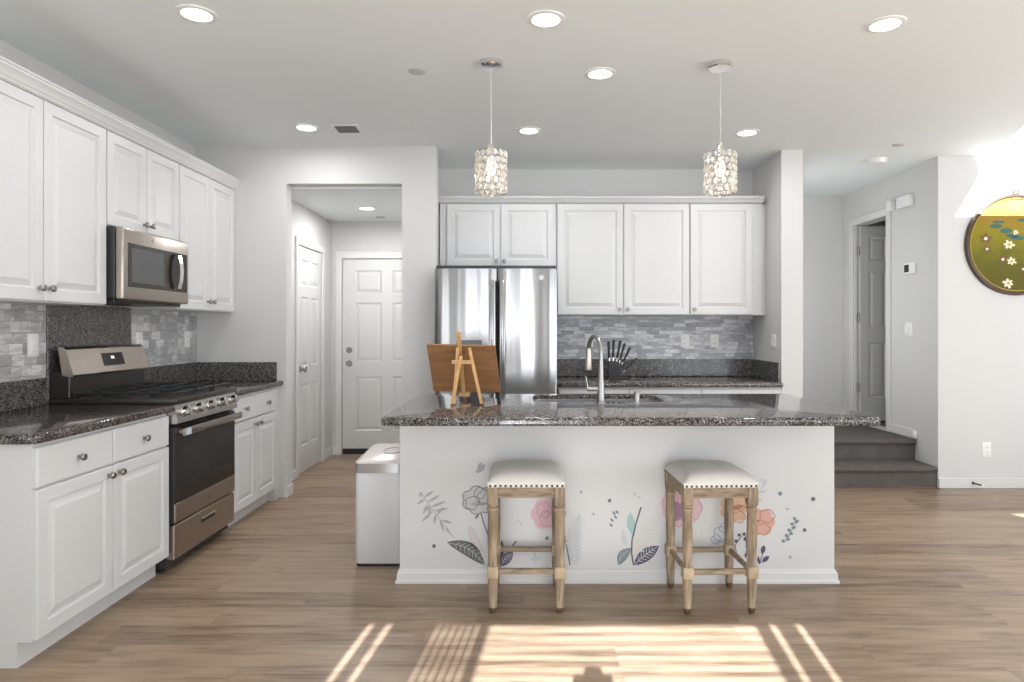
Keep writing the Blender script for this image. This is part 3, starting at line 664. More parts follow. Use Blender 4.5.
# flower decals on the island face: P() turns a measured place on the face into metres
SF = 660/IY0
def P(px, py, lift=0): return Vector(((px-525)/SF, IY0-0.0012-lift*0.0004, H-(py-328)/SF))
class Decal(MB):
    def stroke(s, pts, w, lift=1):
        s.k = getattr(s, 'k', 0)+1; lift = max(lift, 1)+s.k*0.12
        q = [P(*p, lift) for p in pts]; k = w*0.8/SF/2; L, R = [], []
        for i, p in enumerate(q):
            d = (q[min(i+1, len(q)-1)]-q[max(i-1, 0)]).normalized(); n = Vector((-d.z, 0, d.x))*k
            L.append(s.bm.verts.new(p+n)); R.append(s.bm.verts.new(p-n))
        for i in range(len(q)-1):
            f = s.bm.faces.new((L[i], L[i+1], R[i+1], R[i])); f.material_index = s.mi
        return s
    def leaf(s, a, b, w, bend=0.0, lift=0, n=8):
        s.k = getattr(s, 'k', 0)+1; lift = lift+s.k*0.12
        a, b = Vector(a), Vector(b); d = b-a; nn = Vector((-d.y, d.x)).normalized(); L, R = [], []
        for i in range(n+1):
            u = i/n; c = a+d*u+nn*bend*math.sin(PI*u); h = w/2*math.sin(PI*min(1, u*1.0))**0.8 if 0 < u < 1 else 0.05
            L.append(P(*(c+nn*h), lift)); R.append(P(*(c-nn*h), lift))
        s.poly(L+R[::-1]); return s
    def veins(s, a, b, w, bend=0.0, k=6, lw=0.7):
        a, b = Vector(a), Vector(b); d = b-a; nn = Vector((-d.y, d.x)).normalized()
        cc = [a+d*u+nn*bend*math.sin(PI*u) for u in [i/8 for i in range(9)]]
        s.stroke([tuple(c) for c in cc], lw)
        for i in range(1, k):
            u = i/k*0.86+0.05; c = a+d*u+nn*bend*math.sin(PI*u); h = w*0.42*math.sin(PI*min(1, u+0.06))**0.8
            for sg in (1, -1): s.stroke([tuple(c), tuple(c+d.normalized()*h*0.8+nn*sg*h)], lw)
        return s
    def blob(s, c, r, lobes=6, amp=0.16, ry=None, ph=0.0, lift=0):
        ry = ry or r; n = lobes*6
        s.poly([P(c[0]+r*(1-amp+amp*abs(math.cos(lobes*a/2+ph)))*math.cos(a), c[1]+ry*(1-amp+amp*abs(math.cos(lobes*a/2+ph)))*math.sin(a), lift) for a in [2*PI*i/n for i in range(n)]]); return s
    def outline(s, c, r, lobes=6, amp=0.16, ry=None, ph=0.0, w=0.9, lift=2, a0=0, a1=2*PI):
        ry = ry or r; n = lobes*6
        s.stroke([(c[0]+r*(1-amp+amp*abs(math.cos(lobes*a/2+ph)))*math.cos(a), c[1]+ry*(1-amp+amp*abs(math.cos(lobes*a/2+ph)))*math.sin(a)) for a in [a0+(a1-a0)*i/n for i in range(n+1)]], w, lift); return s
    def done(s, name, *mats, label=None):
        o = s.build(name, ['ink_'+x for x in mats], IS, flat=True)
        if label: o['label'] = label
        return o
def fern(base_, tip, bend, w, n, mat, name='fern_decal', lw=0.8):
    d = Decal(); a, b = Vector(base_), Vector(tip); v = b-a; nn = Vector((-v.y, v.x)).normalized()
    pt = lambda u: a+v*u+nn*bend*math.sin(PI*u)
    d.stroke([tuple(pt(i/8)) for i in range(9)], lw)
    for i in range(1, n+1):
        u = i/(n+1); c = pt(u); h = w*math.sin(PI*min(1, 0.25+u*0.72))
        for sg in (1, -1): d.leaf(tuple(c), tuple(c+nn*sg*h+v.normalized()*h*0.7), max(1.3, h*0.22))
    return d.done(name, mat)
d = Decal(); d.stroke([(421, 492), (430, 506), (442, 522), (454, 538)], 0.9)
for (a, b) in (((424, 497), (434, 491)), ((428, 502), (440, 495)), ((431, 507), (446, 501)), ((434, 511), (449, 508)), ((425, 499), (417, 504)), ((428, 504), (423, 514)), ((431, 508), (428, 518)), ((433, 511), (421, 522)),
               ((436, 514), (434, 524)), ((441, 520), (452, 523)), ((440, 520), (444, 532)), ((437, 515), (443, 507)), ((446, 527), (449, 533)), ((430, 506), (427, 511)), ((421, 492), (420, 497))): d.leaf(a, b, 2.5)
d.done('sprig_decal', 'leaf_grey', label='grey leafy sprig decal')
d = Decal(); d.blob((479, 500), 17, 7, 0.16, 14, lift=-1); d.mi = 1
d.outline((479, 500), 17.5, 7, 0.16, 14.5, w=1.0); d.outline((472, 503), 7, 5, 0.25, 7, w=0.8); d.outline((485, 497), 8, 5, 0.25, 8, 1, w=0.8); d.outline((480, 493), 6, 4, 0.25, 6, .4, w=0.8)
d.stroke([(481, 513), (484, 524), (490, 540)], 1.5); d.leaf((479, 514), (475, 519), 2)
d.mi = 2; d.leaf((470, 504), (487, 503), 5, lift=1); d.done('peony_decal', 'vein', 'ink', 'leaf_grey', label='grey outlined peony decal left of the first stool')
d = Decal(); d.leaf((485, 553), (469, 524), 10, -3); d.done('leaf_decal', 'blush', label='pale blush leaf decal')
d = Decal(); d.leaf((447, 542), (485, 565), 14, -5); d.mi = 1; d.veins((449, 543), (484, 564), 12, -5, 8, 0.6); d.done('leaf_decal', 'leaf_dark', 'vein', label='large dark grey leaf decal')
d = Decal(); d.mi = 0; d.leaf((479, 472), (481, 462), 5); d.leaf((480, 472), (485, 464), 4); d.leaf((479, 473), (476, 470), 3); d.done('butterfly_decal', 'leaf_grey')
# behind the first stool
d = Decal(); d.blob((545, 514), 14.5, 6, 0.14, 16); d.mi = 1; d.outline((544, 510), 8, 5, 0.25, 8, w=0.9); d.outline((547, 519), 8, 5, 0.25, 8, .6, w=0.9); d.outline((545, 514), 4, 4, 0.2, 4, w=0.8)
d.done('peony_decal', 'pink', 'pink_deep', label='pink peony decal seen between the legs of the left stool')
d = Decal(); d.leaf((500, 566), (513, 552), 11, -1); d.leaf((499, 566), (502, 540), 6); d.stroke([(500, 566), (508, 553), (516, 541)], 1.6); d.mi = 1; d.veins((501, 565), (512, 553), 10, -1, 5)
d.done('leaf_decal', 'navy', 'vein', label='navy leaf decal behind the left stool')
d = Decal(); d.leaf((536, 563), (534, 550), 3); d.stroke([(535, 565), (535, 548)], 0.8); d.leaf((537, 560), (541, 556), 2.4); d.leaf((534, 560), (530, 558), 2.4); d.done('sprig_decal', 'mist')
d = Decal(); d.blob((547, 538), 2, 5); d.done('dot_decal', 'slate')
d = Decal(); d.blob((562, 512), 4, 4, 0.2, 6); d.mi = 1; d.outline((561, 513), 4.5, 4, .2, 6.5); d.stroke([(562, 520), (565, 538), (570, 565)], 1.6); d.done('bud_decal', 'blush', 'ink')
fern((574, 565), (580, 514), -4, 9, 15, 'mist')
# dots
for (x, y, r, c) in ((434, 546, 2.0, 'leaf_dark'), (581, 492, 1.6, 'leaf_grey'), (609.5, 500.5, 1.9, 'leaf_dark'), (593.5, 514, 1.5, 'leaf_grey'), (634.5, 494, 1.7, 'mist'), (639, 497, 1.4, 'mist'), (780, 493.5, 2.2, 'slate'),
                     (813, 499, 2.3, 'leaf_dark'), (804.5, 530, 2.0, 'leaf_dark'), (790, 557, 1.8, 'leaf_grey'), (518, 521, 1.3, 'mist'), (521, 524, 1.3, 'mist')):
    d = Decal(); d.blob((x, y), r, 6, 0.12); d.done('dot_decal', c)
for cl, c in ((((617, 512), (614, 513), (615.5, 517), (612, 520), (611, 525)), 'slate'),):
    d = Decal()
    for x, y in cl: d.leaf((x-1.5, y-1.8), (x+1.5, y+1.8), 2.4)
    d.done('petal_decal', c)
# leaves between the stools
d = Decal(); d.leaf((634, 536), (630, 512), 8.5, -1); d.done('leaf_decal', 'teal', label='pale teal leaf decal between the stools')
d = Decal(); d.stroke([(641, 507), (636, 523), (632, 540), (631.5, 553), (633.5, 565)], 1.9); d.done('stem_decal', 'ink')
d = Decal(); d.leaf((618, 565), (631, 548), 10, -2); d.mi = 1; d.veins((618, 564), (630, 549), 9, -2, 5, .6); d.done('leaf_decal', 'slate', 'vein', label='small grey green leaf decal between the stools')
d = Decal(); d.leaf((634, 565), (659, 546), 12.5, -1); d.mi = 1; d.veins((635, 564), (657, 547), 12, -1, 7, .9); d.done('leaf_decal', 'navy', 'vein', label='navy leaf decal with pale veins between the stools')
fern((636, 556), (657, 516), -3, 8, 9, 'straw'); fern((664, 572), (664, 522), 2, 8, 13, 'lilac'); fern((626, 546), (622, 530), 0, 3, 5, 'mist')
# behind the right stool
d = Decal(); d.blob((682, 507), 21, 7, 0.13, 19); d.mi = 1; d.blob((680, 511), 9, 6, 0.35, 11, lift=1); d.mi = 2
d.outline((694, 508), 8, 5, .2, 12, w=0.9); d.outline((678, 522), 6, 5, .2, 5, w=0.9); d.outline((668, 503), 6, 4, .2, 10, w=0.9); d.outline((685, 499), 8, 5, .2, 8, w=0.8)
d.done('peony_decal', 'pink', 'plum', 'pink_deep', label='large pink peony decal with plum centre behind the right stool')
d = Decal(); d.blob((734, 508), 15, 7, 0.18, 15); d.mi = 1; d.leaf((731, 508), (744, 506), 5, lift=1); d.outline((739, 517), 7, 5, .2, 6, w=0.9); d.outline((737, 502), 11, 6, .2, 9, w=0.8); d.done('peony_decal', 'orange', 'rust', label='orange peony decal behind the right stool')
d = Decal(); d.blob((762, 522), 13, 6, 0.15, 14); d.mi = 1; d.outline((767, 516), 8, 5, .2, 7, w=0.9); d.outline((763, 529), 7, 5, .2, 6, w=0.9); d.blob((758, 521), 1.6, 5, lift=1); d.done('peony_decal', 'salmon', 'rust', label='salmon peony decal right of the right stool')
d = Decal(); d.stroke([(755, 500), (762, 488), (766, 478)], 0.9); [d.leaf((x, y), (x+a, y+b), 2.2) for x, y, a, b in ((759, 493, 8, -3), (762, 487, 5, -7), (764, 483, -4, -5), (758, 492, -3, -8), (757, 498, 5, 4))]; d.done('sprig_decal', 'mist')
d = Decal()
for x, y, a, b in ((698, 540, -4, -9), (702, 537, -1, -10), (705, 536, 4, -9), (709, 533, 2, -12), (697, 541, 6, -4)): d.leaf((x, y), (x+a, y+b), 1.8)
d.done('sprig_decal', 'straw')
d = Decal(); d.outline((720, 534), 7, 5, .2, 8, w=1.0); d.outline((716, 539), 5, 4, .2, 5, w=0.9); d.outline((724, 528), 5, 4, .2, 5, .5, w=0.9); d.done('flower_decal', 'blue_ink', label='blue outlined flower decal behind the right stool')
d = Decal(); d.stroke([(745, 558), (747, 548), (745, 535)], 1); d.stroke([(738, 562), (735, 545), (742, 535)], 1); [d.blob(c, 1.7, 5) for c in ((736, 541), (739, 535), (744, 534), (745, 539), (747, 546), (746, 555), (739, 560))]; d.done('berry_decal', 'navy')
d = Decal(); d.stroke([(759, 564), (762, 556), (763, 549)], 1); d.stroke([(760, 563), (766, 559)], 1); d.leaf((762, 554), (764, 545), 4.6); d.leaf((762, 562), (769, 556), 4.6); d.leaf((759, 564), (758, 556), 2.5); d.done('berry_decal', 'navy', label='dark leafy berry decal right of the right stool')
d = Decal(); [d.leaf((x, y), (x+a, y+b), 3.2) for x, y, a, b in ((794, 523, 5, -3), (794, 525, -4, -2), (791, 528, 5, -1), (791, 531, -4, -2), (789, 533, 4, 1), (788, 537, -3, -3), (786, 539, 4, 0), (785, 541, -4, 0), (796, 520, -3, -3))]; d.stroke([(798, 520), (785, 542)], 0.7); d.done('sprig_decal', 'slate', label='small dark leaf sprig decal at the right of the island')
d = Decal(); d.leaf((785, 508), (790, 509), 1.4); d.leaf((786, 508), (787, 511), 1.2); d.done('petal_decal', 'leaf_grey')

# ------------------------------------------------------------------ stools
def make_stool(label):
    t = thing('counter_stool', (0, 0, 0), label, 'stool', 'white topped counter stools at the island')
    a, dpt = 0.154, 0.152
    def leg(x, y, frt):
        m = MB(); m.box(x-0.024, x+0.024, y-0.024, y+0.024, 0.500, 0.590, 0.003, 1)
        m.lathe((x, y, 0), ZV, [(0.010, 0.004), (0.0125, 0.006), (0.0155, 0.020), (0.0155, 0.025), (0.0205, 0.028), (0.0205, 0.034), (0.0185, 0.038), (0.0225, 0.10), (0.0235, 0.165)], 16)
        m.lathe((x, y, 0), ZV, [(0.0235, 0.215), (0.025, 0.222), (0.0215, 0.228), (0.0245, 0.34), (0.0215, 0.462), (0.0255, 0.468), (0.0255, 0.476), (0.019, 0.482), (0.0185, 0.490), (0.0265, 0.494), (0.0265, 0.501)], 16)
        l = m.build('leg', 'weathered_oak', t)
        f_ = MB(); f_.lathe((x, y, 0.0), ZV, [(0.0115, 0), (0.0145, 0.002), (0.0185, 0.021), (0.018, 0.0245), (0.001, 0.025)], 16); f_.build('foot', 'dark_foot', l)
        n_ = MB(); n_.lathe((x, y, 0), ZV, [(0.0215, 0.4755), (0.0268, 0.477), (0.0268, 0.483), (0.0195, 0.485)], 16, cap=False); n_.build('neck_ring', 'pale_joint', l)
        j = MB(); j.box(x-0.0255, x+0.0255, y-0.0255, y+0.0255, 0.163, 0.217, 0.005, 2); j.build('joint_block', 'pale_joint', l)
    for x in (-a, a):
        for y in (-dpt, dpt): leg(x, y, y < 0)
    m = MB()
    for y in (-dpt-0.012, dpt+0.012): m.box(-a+0.024, a-0.024, y-0.009, y+0.009, 0.533, 0.590, 0.002, 1)
    for x in (-a-0.012, a+0.012): m.box(x-0.009, x+0.009, -dpt+0.024, dpt-0.024, 0.533, 0.590, 0.002, 1)
    m.build('apron', 'weathered_oak_rail', t)
    for y in (-dpt, dpt):
        m = MB(); m.box(-a+0.024, a-0.024, y-0.011, y+0.011, 0.178, 0.203, 0.004, 1); m.build('stretcher', 'weathered_oak_rail', t)
    for x in (-a, a):
        m = MB(); m.box(x-0.010, x+0.010, -dpt+0.024, dpt-0.024, 0.178, 0.203, 0.004, 1); m.build('stretcher', 'weathered_oak', t)
    # upholstered seat
    m = MB(); n = 18; W, D = a+0.023, dpt+0.027; rows = []
    for i in range(n+1):
        r = []
        for j in range(n+1):
            u, v = i/n*2-1, j/n*2-1
            e = max(abs(u), abs(v)); fall = (1-min(1, abs(u))**5)*(1-min(1, abs(v))**5)
            z = 0.606+0.040*fall**0.55+0.010*(1-u*u)*(1-v*v)
            bul = 1.0
            r.append(m.bm.verts.new((u*W, v*D, z)))
        rows.append(r)
    for i in range(n):
        for j in range(n): m.bm.faces.new((rows[i][j], rows[i+1][j], rows[i+1][j+1], rows[i][j+1]))
    per = [rows[i][0] for i in range(n)]+[rows[n][j] for j in range(n)]+[rows[n-i][n] for i in range(n)]+[rows[0][n-j] for j in range(n)]
    low = [m.bm.verts.new((v.co.x*1.008, v.co.y*1.008, 0.594)) for v in per]; low2 = [m.bm.verts.new((v.co.x, v.co.y, 0.582)) for v in per]
    m.loft([per, low, low2], cap=False); m.bm.faces.new(low2)
    seat = m.build('seat', 'white_leather', t, angle=60)
    m = MB()
    for k in range(15):
        x = -W+0.012+k*(2*W-0.024)/14
        for y in (-D-0.001, D+0.001): m.ball((x, y, 0.589), 0.0062, 1, 0.55, 1, 8, 6)
    for k in range(15):
        y = -D+0.012+k*(2*D-0.024)/14
        for x in (-W-0.001, W+0.001): m.ball((x, y, 0.589), 0.0062, 0.55, 1, 1, 8, 6)
    m.build('nailhead_trim', 'bare_metal', seat)
    return t
def children(o): return [c for c in bpy.data.objects if c.parent == o]
def copy_tree(o, parent=None):
    c = o.copy(); COL.objects.link(c)
    if parent: c.parent = parent
    for ch in children(o): copy_tree(ch, c)
    return c
st1 = make_stool('counter stool on the left, in front of the pink peony decal')
st2 = copy_tree(st1); st2['label'] = 'counter stool on the right, turned slightly, in front of the orange flower decal'
st1.location = (0.006, 3.192, 0); st2.location = (0.889, 3.185, 0); st2.rotation_euler = (0, 0, math.radians(2.0)); st2.scale = (0.97, 1, 1)

# ------------------------------------------------------------------ trash can
t = thing('trash_can', (-0.80, 3.85, 0), 'white trash can with steel band and pink white lid left of the island', 'trash can')
tx0, tx1, ty0, ty1 = -0.934, -0.672, 3.62, 4.07
def rect3(z, ins, r, n=5): return [(x, y, z) for x, y in rr(tx0+ins, tx1-ins, ty0+ins, ty1-ins, r, ('sw', 'se', 'ne', 'nw'), n)]
def lofted(levels, name, mat, parent):
    m = MB(); m.loft([[m.bm.verts.new(p) for p in rect3(z, i, r)] for z, i, r in levels]); return m.build(name, mat, parent, angle=40)
lofted([(0.0, 0.004, 0.03), (0.018, 0.004, 0.03)], 'base_ring', 'black_plastic', t)
lofted([(0.018, 0.0, 0.03), (0.020, -0.001, 0.03), (0.512, -0.001, 0.03), (0.514, 0.0, 0.03)], 'body', 'can_white', t)
lofted([(0.514, -0.003, 0.032), (0.566, -0.003, 0.032)], 'rim_band', 'steel_sink', t)
m = MB(); L0 = rect3(0.566, -0.002, 0.032); L1 = [(x, y, 0.572+0.02*(y-ty0)/(ty1-ty0)) for x, y, z in rect3(0.57, 0.0, 0.03)]; L2 = [(x, y, 0.582+0.02*(y-ty0)/(ty1-ty0)) for x, y, z in rect3(0.57, 0.02, 0.03)]
m.loft([[m.bm.verts.new(p) for p in L] for L in (L0, L1, L2)]); ld = m.build('lid', 'lid_white', t, angle=50)
m = MB(); c = Vector((-0.775, 3.86, 0.594)); R = []
m.tube([c+Vector((0.05*math.cos(a), 0.075*math.sin(a), 0.0033*math.sin(a)/1.0)) for a in [2*PI*i/28 for i in range(29)]], 0.0022, 6); m.build('sensor_ring', 'nickel', ld)
m = MB(); m.box(tx0-0.03, tx0+0.002, 3.85, 3.92, 0.022, 0.04, 0.004, 1); m.build('pedal', 'black_plastic', t)

# ------------------------------------------------------------------ easel with a wooden board
t = thing('tabletop_easel', (-0.30, 3.62, 0.905), 'small pale wooden easel holding the brown board on the island', 'easel')
def bar(mb, p, q, w): 
    p, q = Vector(p), Vector(q); d = (q-p); u = d.normalized(); a = Vector((1, 0, 0)); a = (a-u*a.dot(u)).normalized(); b = u.cross(a)
    mb.obox(p-a*w/2-b*w/2, a, b, u, w, w, d.length); return mb
zc = 0.909
m = MB(); bar(m, (-0.345, 3.72, 0.93), (-0.362, 3.60, 1.272), 0.020); m.box(-0.375, -0.352, 3.588, 3.612, 1.262, 1.29, 0.003, 1); m.build('mast', 'easel_wood', t)
m = MB(); bar(m, (-0.383, 3.465, zc), (-0.345, 3.575, 1.155), 0.017); m.build('leg', 'easel_wood', t)
m = MB(); bar(m, (-0.375, 3.48, zc), (-0.368, 3.60, 1.20), 0.015); m.build('leg', 'easel_wood', t)
m = MB(); bar(m, (-0.228, 3.475, zc), (-0.303, 3.60, 1.20), 0.017); m.build('leg', 'easel_wood', t)
m = MB(); bar(m, (-0.345, 3.77, zc), (-0.345, 3.755, 0.93), 0.015); m.build('leg', 'easel_wood', t)
m = MB(); m.box(-0.395, -0.28, 3.553, 3.575, 1.115, 1.137, 0.002, 1); m.build('crossbar', 'easel_wood', t)
m = MB(); m.box(-0.375, -0.315, 3.705, 3.80, 0.925, 0.942, 0.002, 1); m.build('ledge', 'easel_wood', t)
m = MB(); yb, yt = 3.735, 3.632; u = Vector((0.997, 0.02, -0.022)).normalized(); v = Vector((-0.026, yt-yb, 0.272)).normalized(); w = u.cross(v)
m.obox(Vector((-0.517, yb, 0.953)), u, v, -w, 0.378, 0.282, 0.022); bd = m.build('cutting_board', 'board_wood', angle=30)
tag(bd, 'brown wooden board leaning on the small easel', 'board')

# ------------------------------------------------------------------ knife block
kx, ky, kz = 0.73, 5.50, 0.8855
t = thing('knife_block', (kx, ky, kz), 'black knife block with fanned knives on the back counter', 'knife block')
m = MB(); m.box(kx-0.05, kx+0.125, ky-0.06, ky+0.06, kz, kz+0.014, 0.003, 1); m.build('base', 'black_plastic', t)
m = MB()
m.prism([(kx-0.035, ky-0.035, kz+0.014), (kx+0.050, ky-0.035, kz+0.014), (kx+0.080, ky-0.035, kz+0.115), (kx+0.02, ky-0.035, kz+0.150), (kx-0.040, ky-0.035, kz+0.150)], (0, 0.07, 0)); m.build('block', 'black_plastic', t)
for (x, z, ang, L, r) in ((-0.030, 0.165, -4, 0.150, 0.0125), (0.002, 0.168, 0, 0.160, 0.0125), (0.034, 0.165, 9, 0.160, 0.012), (0.058, 0.150, 14, 0.155, 0.011), (0.080, 0.130, 24, 0.150, 0.0105), (0.098, 0.070, 42, 0.15, 0.009)):
    a = math.radians(ang); u = Vector((math.sin(a), 0, math.cos(a))); p = Vector((kx+x, ky-0.012, kz+z)); q = Vector((math.cos(a), 0, -math.sin(a)))
    m = MB(); m.tube([p-u*0.055, p+u*0.012], [r*0.55, r*0.6], 8); m.build('knife_blade', 'chrome', t)
    m = MB(); m.tube([p+u*0.010, p+u*0.02, p+u*L*0.45+q*0.002, p+u*L*0.85+q*0.004, p+u*(L-0.004)+q*0.007, p+u*L+q*0.008], [r*0.75, r*0.9, r*0.78, r*1.05, r*0.95, r*0.4], 10); m.build('knife_handle', 'black_plastic', t)

# ------------------------------------------------------------------ pendant lamps
def make_pendant(label):
    t = thing('pendant_lamp', (0, 0, 0), label, 'pendant lamp', 'crystal pendant lamps over the island')
    m = MB(); m.lathe((0, 0, 0), ZV, [(0.062, 0), (0.064, -0.006), (0.064, -0.024), (0.058, -0.030), (0.008, -0.031)], 28); m.build('ceiling_canopy', 'chrome', t)
    m = MB(); m.cyl((0, 0, -0.03), (0, 0, -0.44), 0.0024, seg=8); m.build('cord', 'pale_grey', t)
    m = MB(); m.lathe((0, 0, -0.44), ZV, [(0.004, 0.012), (0.016, 0.008), (0.018, -0.01), (0.018, -0.05), (0.022, -0.07)], 16); m.build('lamp_socket', 'chrome', t)
    m = MB(); R = 0.080
    for z in (-0.478, -0.690): m.tube([(R*math.cos(a), R*math.sin(a), z) for a in [2*PI*i/32 for i in range(33)]], 0.0028, 6)
    for k in range(3):
        a = k*2*PI/3; m.cyl((0, 0, -0.478), (R*math.cos(a), R*math.sin(a), -0.478), 0.002, seg=6)
    for k in range(6):
        a = k*PI/3+0.1; m.cyl((R*math.cos(a), R*math.sin(a), -0.478), (R*math.cos(a), R*math.sin(a), -0.690), 0.0016, seg=6)
    fr = m.build('shade_frame', 'chrome', t)
    m = MB(); rows, n = 6, 15; dz = (0.690-0.478)/rows
    for i in range(rows):
        for k in range(n):
            a = 2*PI*(k+0.5*(i % 2))/n; z = -0.478-dz*(i+0.5)
            rot = Matrix.Rotation(a, 4, 'Z')
            m.ball((R*math.cos(a), R*math.sin(a), z), 0.0152, 0.55, 1.0, 1.1, 8, 5, rot)
    m.build('crystal_shade', 'crystal', t, flat=True)
    m = MB(); m.lathe((0, 0, -0.51), ZV, [(0.012, 0), (0.022, -0.02), (0.028, -0.055), (0.020, -0.085), (0.001, -0.092)], 14); m.build('bulb', 'bulb_glow', t)
    return t
p1 = make_pendant('crystal pendant lamp on the left, above the easel end of the island'); p2 = copy_tree(p1); p2['label'] = 'crystal pendant lamp on the right, nearer the column'
p1.location = (-0.179, 3.48, CZ-0.001); p2.location = (1.035, 3.50, CZ-0.001)
for p in (p1, p2): light('pendant_glow', 'POINT', Vector(p.location)+Vector((0, 0, -0.63)), 0.3, (1, 0.85, 0.62)).data.shadow_soft_size = 0.02

# ------------------------------------------------------------------ ceiling fittings
def make_downlight(label):
    t = thing('ceiling_light', (0, 0, 0), label, 'ceiling light', 'round recessed ceiling lights')
    m = MB(); m.lathe((0, 0, 0), ZV, [(0.086, 0.0), (0.086, -0.004), (0.078, -0.007), (0.064, -0.006)], 32, cap=False); m.build('trim_ring', 'white_plastic', t)
    m = MB(); m.lathe((0, 0, 0), ZV, [(0.066, -0.001), (0.066, -0.0055), (0.001, -0.0056)], 32); m.build('diffuser', 'lamp_glow', t)
    return t
DL = [((-1.467, 2.95), 'glowing ceiling light farthest left in the front row'), ((0.095, 3.0), 'glowing ceiling light in the middle of the front row'), ((1.665, 3.05), 'glowing ceiling light farthest right in the front row'),
      ((0.414, 3.64), 'glowing ceiling light between the two pendant lamps'), ((-1.53, 4.62), 'glowing ceiling light beside the square air vent'), ((0.028, 4.69), 'glowing ceiling light right of the left pendant lamp, in the back row'),
      ((1.595, 4.74), 'glowing ceiling light right of the right pendant lamp, in the back row')]
d0 = None
for (x, y), lb in DL:
    if d0 is None: d0 = make_downlight(lb); o = d0
    else: o = copy_tree(d0); o['label'] = lb
    o.location = (x, y, CZ-0.0005)
    light('downlight', 'AREA', (x, y, CZ-0.02), 6.5, (0.95, 0.96, 1.0), 0.12, aim=(0, 0, -1))
o = copy_tree(d0); o['label'] = 'glowing ceiling light in the hall beyond the doorway'; o.location = (-1.45, 6.05, 2.4095)
light('downlight', 'AREA', (-1.45, 6.05, 2.39), 17, (0.96, 0.96, 0.97), 0.12, aim=(0, 0, -1))
t = thing('air_vent', (-1.25, 4.64, CZ-0.006), 'small square ceiling air vent with dark slots', 'vent')
m = MB(); m.box(-1.345, -1.155, 4.55, 4.73, CZ-0.008, CZ-0.0005, 0.002, 1); m.build('frame', 'white_plastic', t)
m = MB(); m.box(-1.322, -1.178, 4.572, 4.636, CZ-0.0095, CZ-0.008); m.build('dark_slot', 'dark_gap', t)
m = MB(); m.box(-1.322, -1.178, 4.644, 4.708, CZ-0.0095, CZ-0.008); m.build('grey_slot', 'grey_plastic', t)
for k in range(8):
    y = 4.576+k*0.0165+(0.004 if k > 3 else 0)
    m = MB(); m.obox((-1.322, y, CZ-0.0105), XV, (0, 0.3, -0.95), (0, 0.95, 0.3), 0.144, 0.006, 0.0015); m.build('slat', 'grey_plastic', t, flat=True)
def disc(name, label, cat, x, y, z, r, h, mat='white_plastic', group=None):
    m = MB(); m.lathe((x, y, z), ZV, [(r, 0), (r, -h*0.5), (r*0.85, -h), (0.001, -h)], 24); return tag(m.build(name, mat), label, cat, group)
disc('ceiling_plate', 'faint round white cover plate on the ceiling left of the left pendant', 'cover plate', -0.59, 3.61, CZ-0.0005, 0.048, 0.006, 'pale_grey')
disc('smoke_detector', 'round white smoke detector on the ceiling near the steps', 'smoke detector', 2.93, 5.49, CZ-0.0005, 0.072, 0.038)
disc('sprinkler_cover', 'thin round plate on the ceiling in front of the smoke detector', 'cover plate', 2.86, 5.06, CZ-0.0005, 0.045, 0.006, 'pale_grey')
disc('sprinkler_cover', 'thin round plate on the hall ceiling behind the light', 'cover plate', -1.43, 6.55, 2.4095, 0.05, 0.006, 'pale_grey')

# ------------------------------------------------------------------ switches, outlets, wall devices
def plate(label, c, U, W, w=0.075, h=0.118, rockers=1, sockets=False, name=None, cat=None, group=None):
    c, U, W = Vector(c), Vector(U), Vector(W); nm = name or ('wall_outlet' if sockets else 'light_switch')
    t = thing(nm, tuple(c), label, cat or ('outlet' if sockets else 'switch'), group)
    m = MB(); r0 = m.nest(c, U, ZV, W, -w/2, w/2, -h/2, h/2, [(0, 0), (0, 0.004), (0.003, 0.006)]); m.build('plate', 'white_plastic', t)
    for k in range(rockers):
        u = (k-(rockers-1)/2)*0.046
        if sockets:
            for v in (-0.02, 0.02):
                m = MB(); m.nest(c+W*0.006, U, ZV, W, u-0.016, u+0.016, v-0.014, v+0.014, [(0, 0), (0.002, 0.002)]); s_ = m.build('socket', 'white_plastic', t)
                m = MB()
                for q in (-0.006, 0.006): m.nest(c+W*0.008, U, ZV, W, u+q-0.0012, u+q+0.0012, v-0.005, v+0.005, [(0, 0), (0, 0.0004)])
                m.build('slots', 'dark_gap', s_, flat=True)
        else:
            m = MB(); m.nest(c+W*0.006, U, ZV, W, u-0.016, u+0.016, -0.033, 0.033, [(0, 0), (0.002, 0.003)]); m.build('rocker', 'white_plastic', t)
    return t
wl = LW+0.014
plate('white switch plate on the mosaic left of the range', (wl, 3.40, 1.222), YV, XV)
plate('white outlet plate on the mosaic just right of the range', (wl, 4.335, 1.225), YV, XV, sockets=True)
plate('white outlet plate on the mosaic near the wall corner', (wl, 4.95, 1.225), YV, XV, sockets=True)
bk = BW-0.014
plate('white outlet plate behind the faucet on the back mosaic', (0.565, bk, 1.20), XV, -YV, sockets=True)
plate('left white outlet plate right of the knives on the back mosaic', (1.415, bk, 1.197), XV, -YV, sockets=True)
plate('right white outlet plate on the back mosaic, nearer the column', (1.675, bk, 1.197), XV, -YV, sockets=True)
plate('white switch plate on the column side above the back counter', (2.02, 5.36, 1.20), YV, -XV, rockers=2, w=0.115)
plate('white double switch plate below the thermostat', (SW, 5.81, 1.30), YV, -XV, rockers=2, w=0.115)
plate('white outlet plate low on the wall under the round painting', (3.775, RW, 0.315), XV, -YV, sockets=True)
t = thing('thermostat', (SW, 5.78, 1.83), 'small white thermostat with dark screen above the double switch', 'thermostat')
m = MB(); m.box(SW-0.022, SW-0.0005, 5.70, 5.86, 1.785, 1.88, 0.006, 2); m.build('case', 'white_plastic', t)
m = MB(); m.box(SW-0.0235, SW-0.0215, 5.775, 5.845, 1.80, 1.865, 0.001, 1); m.build('screen', 'black_glass', t)
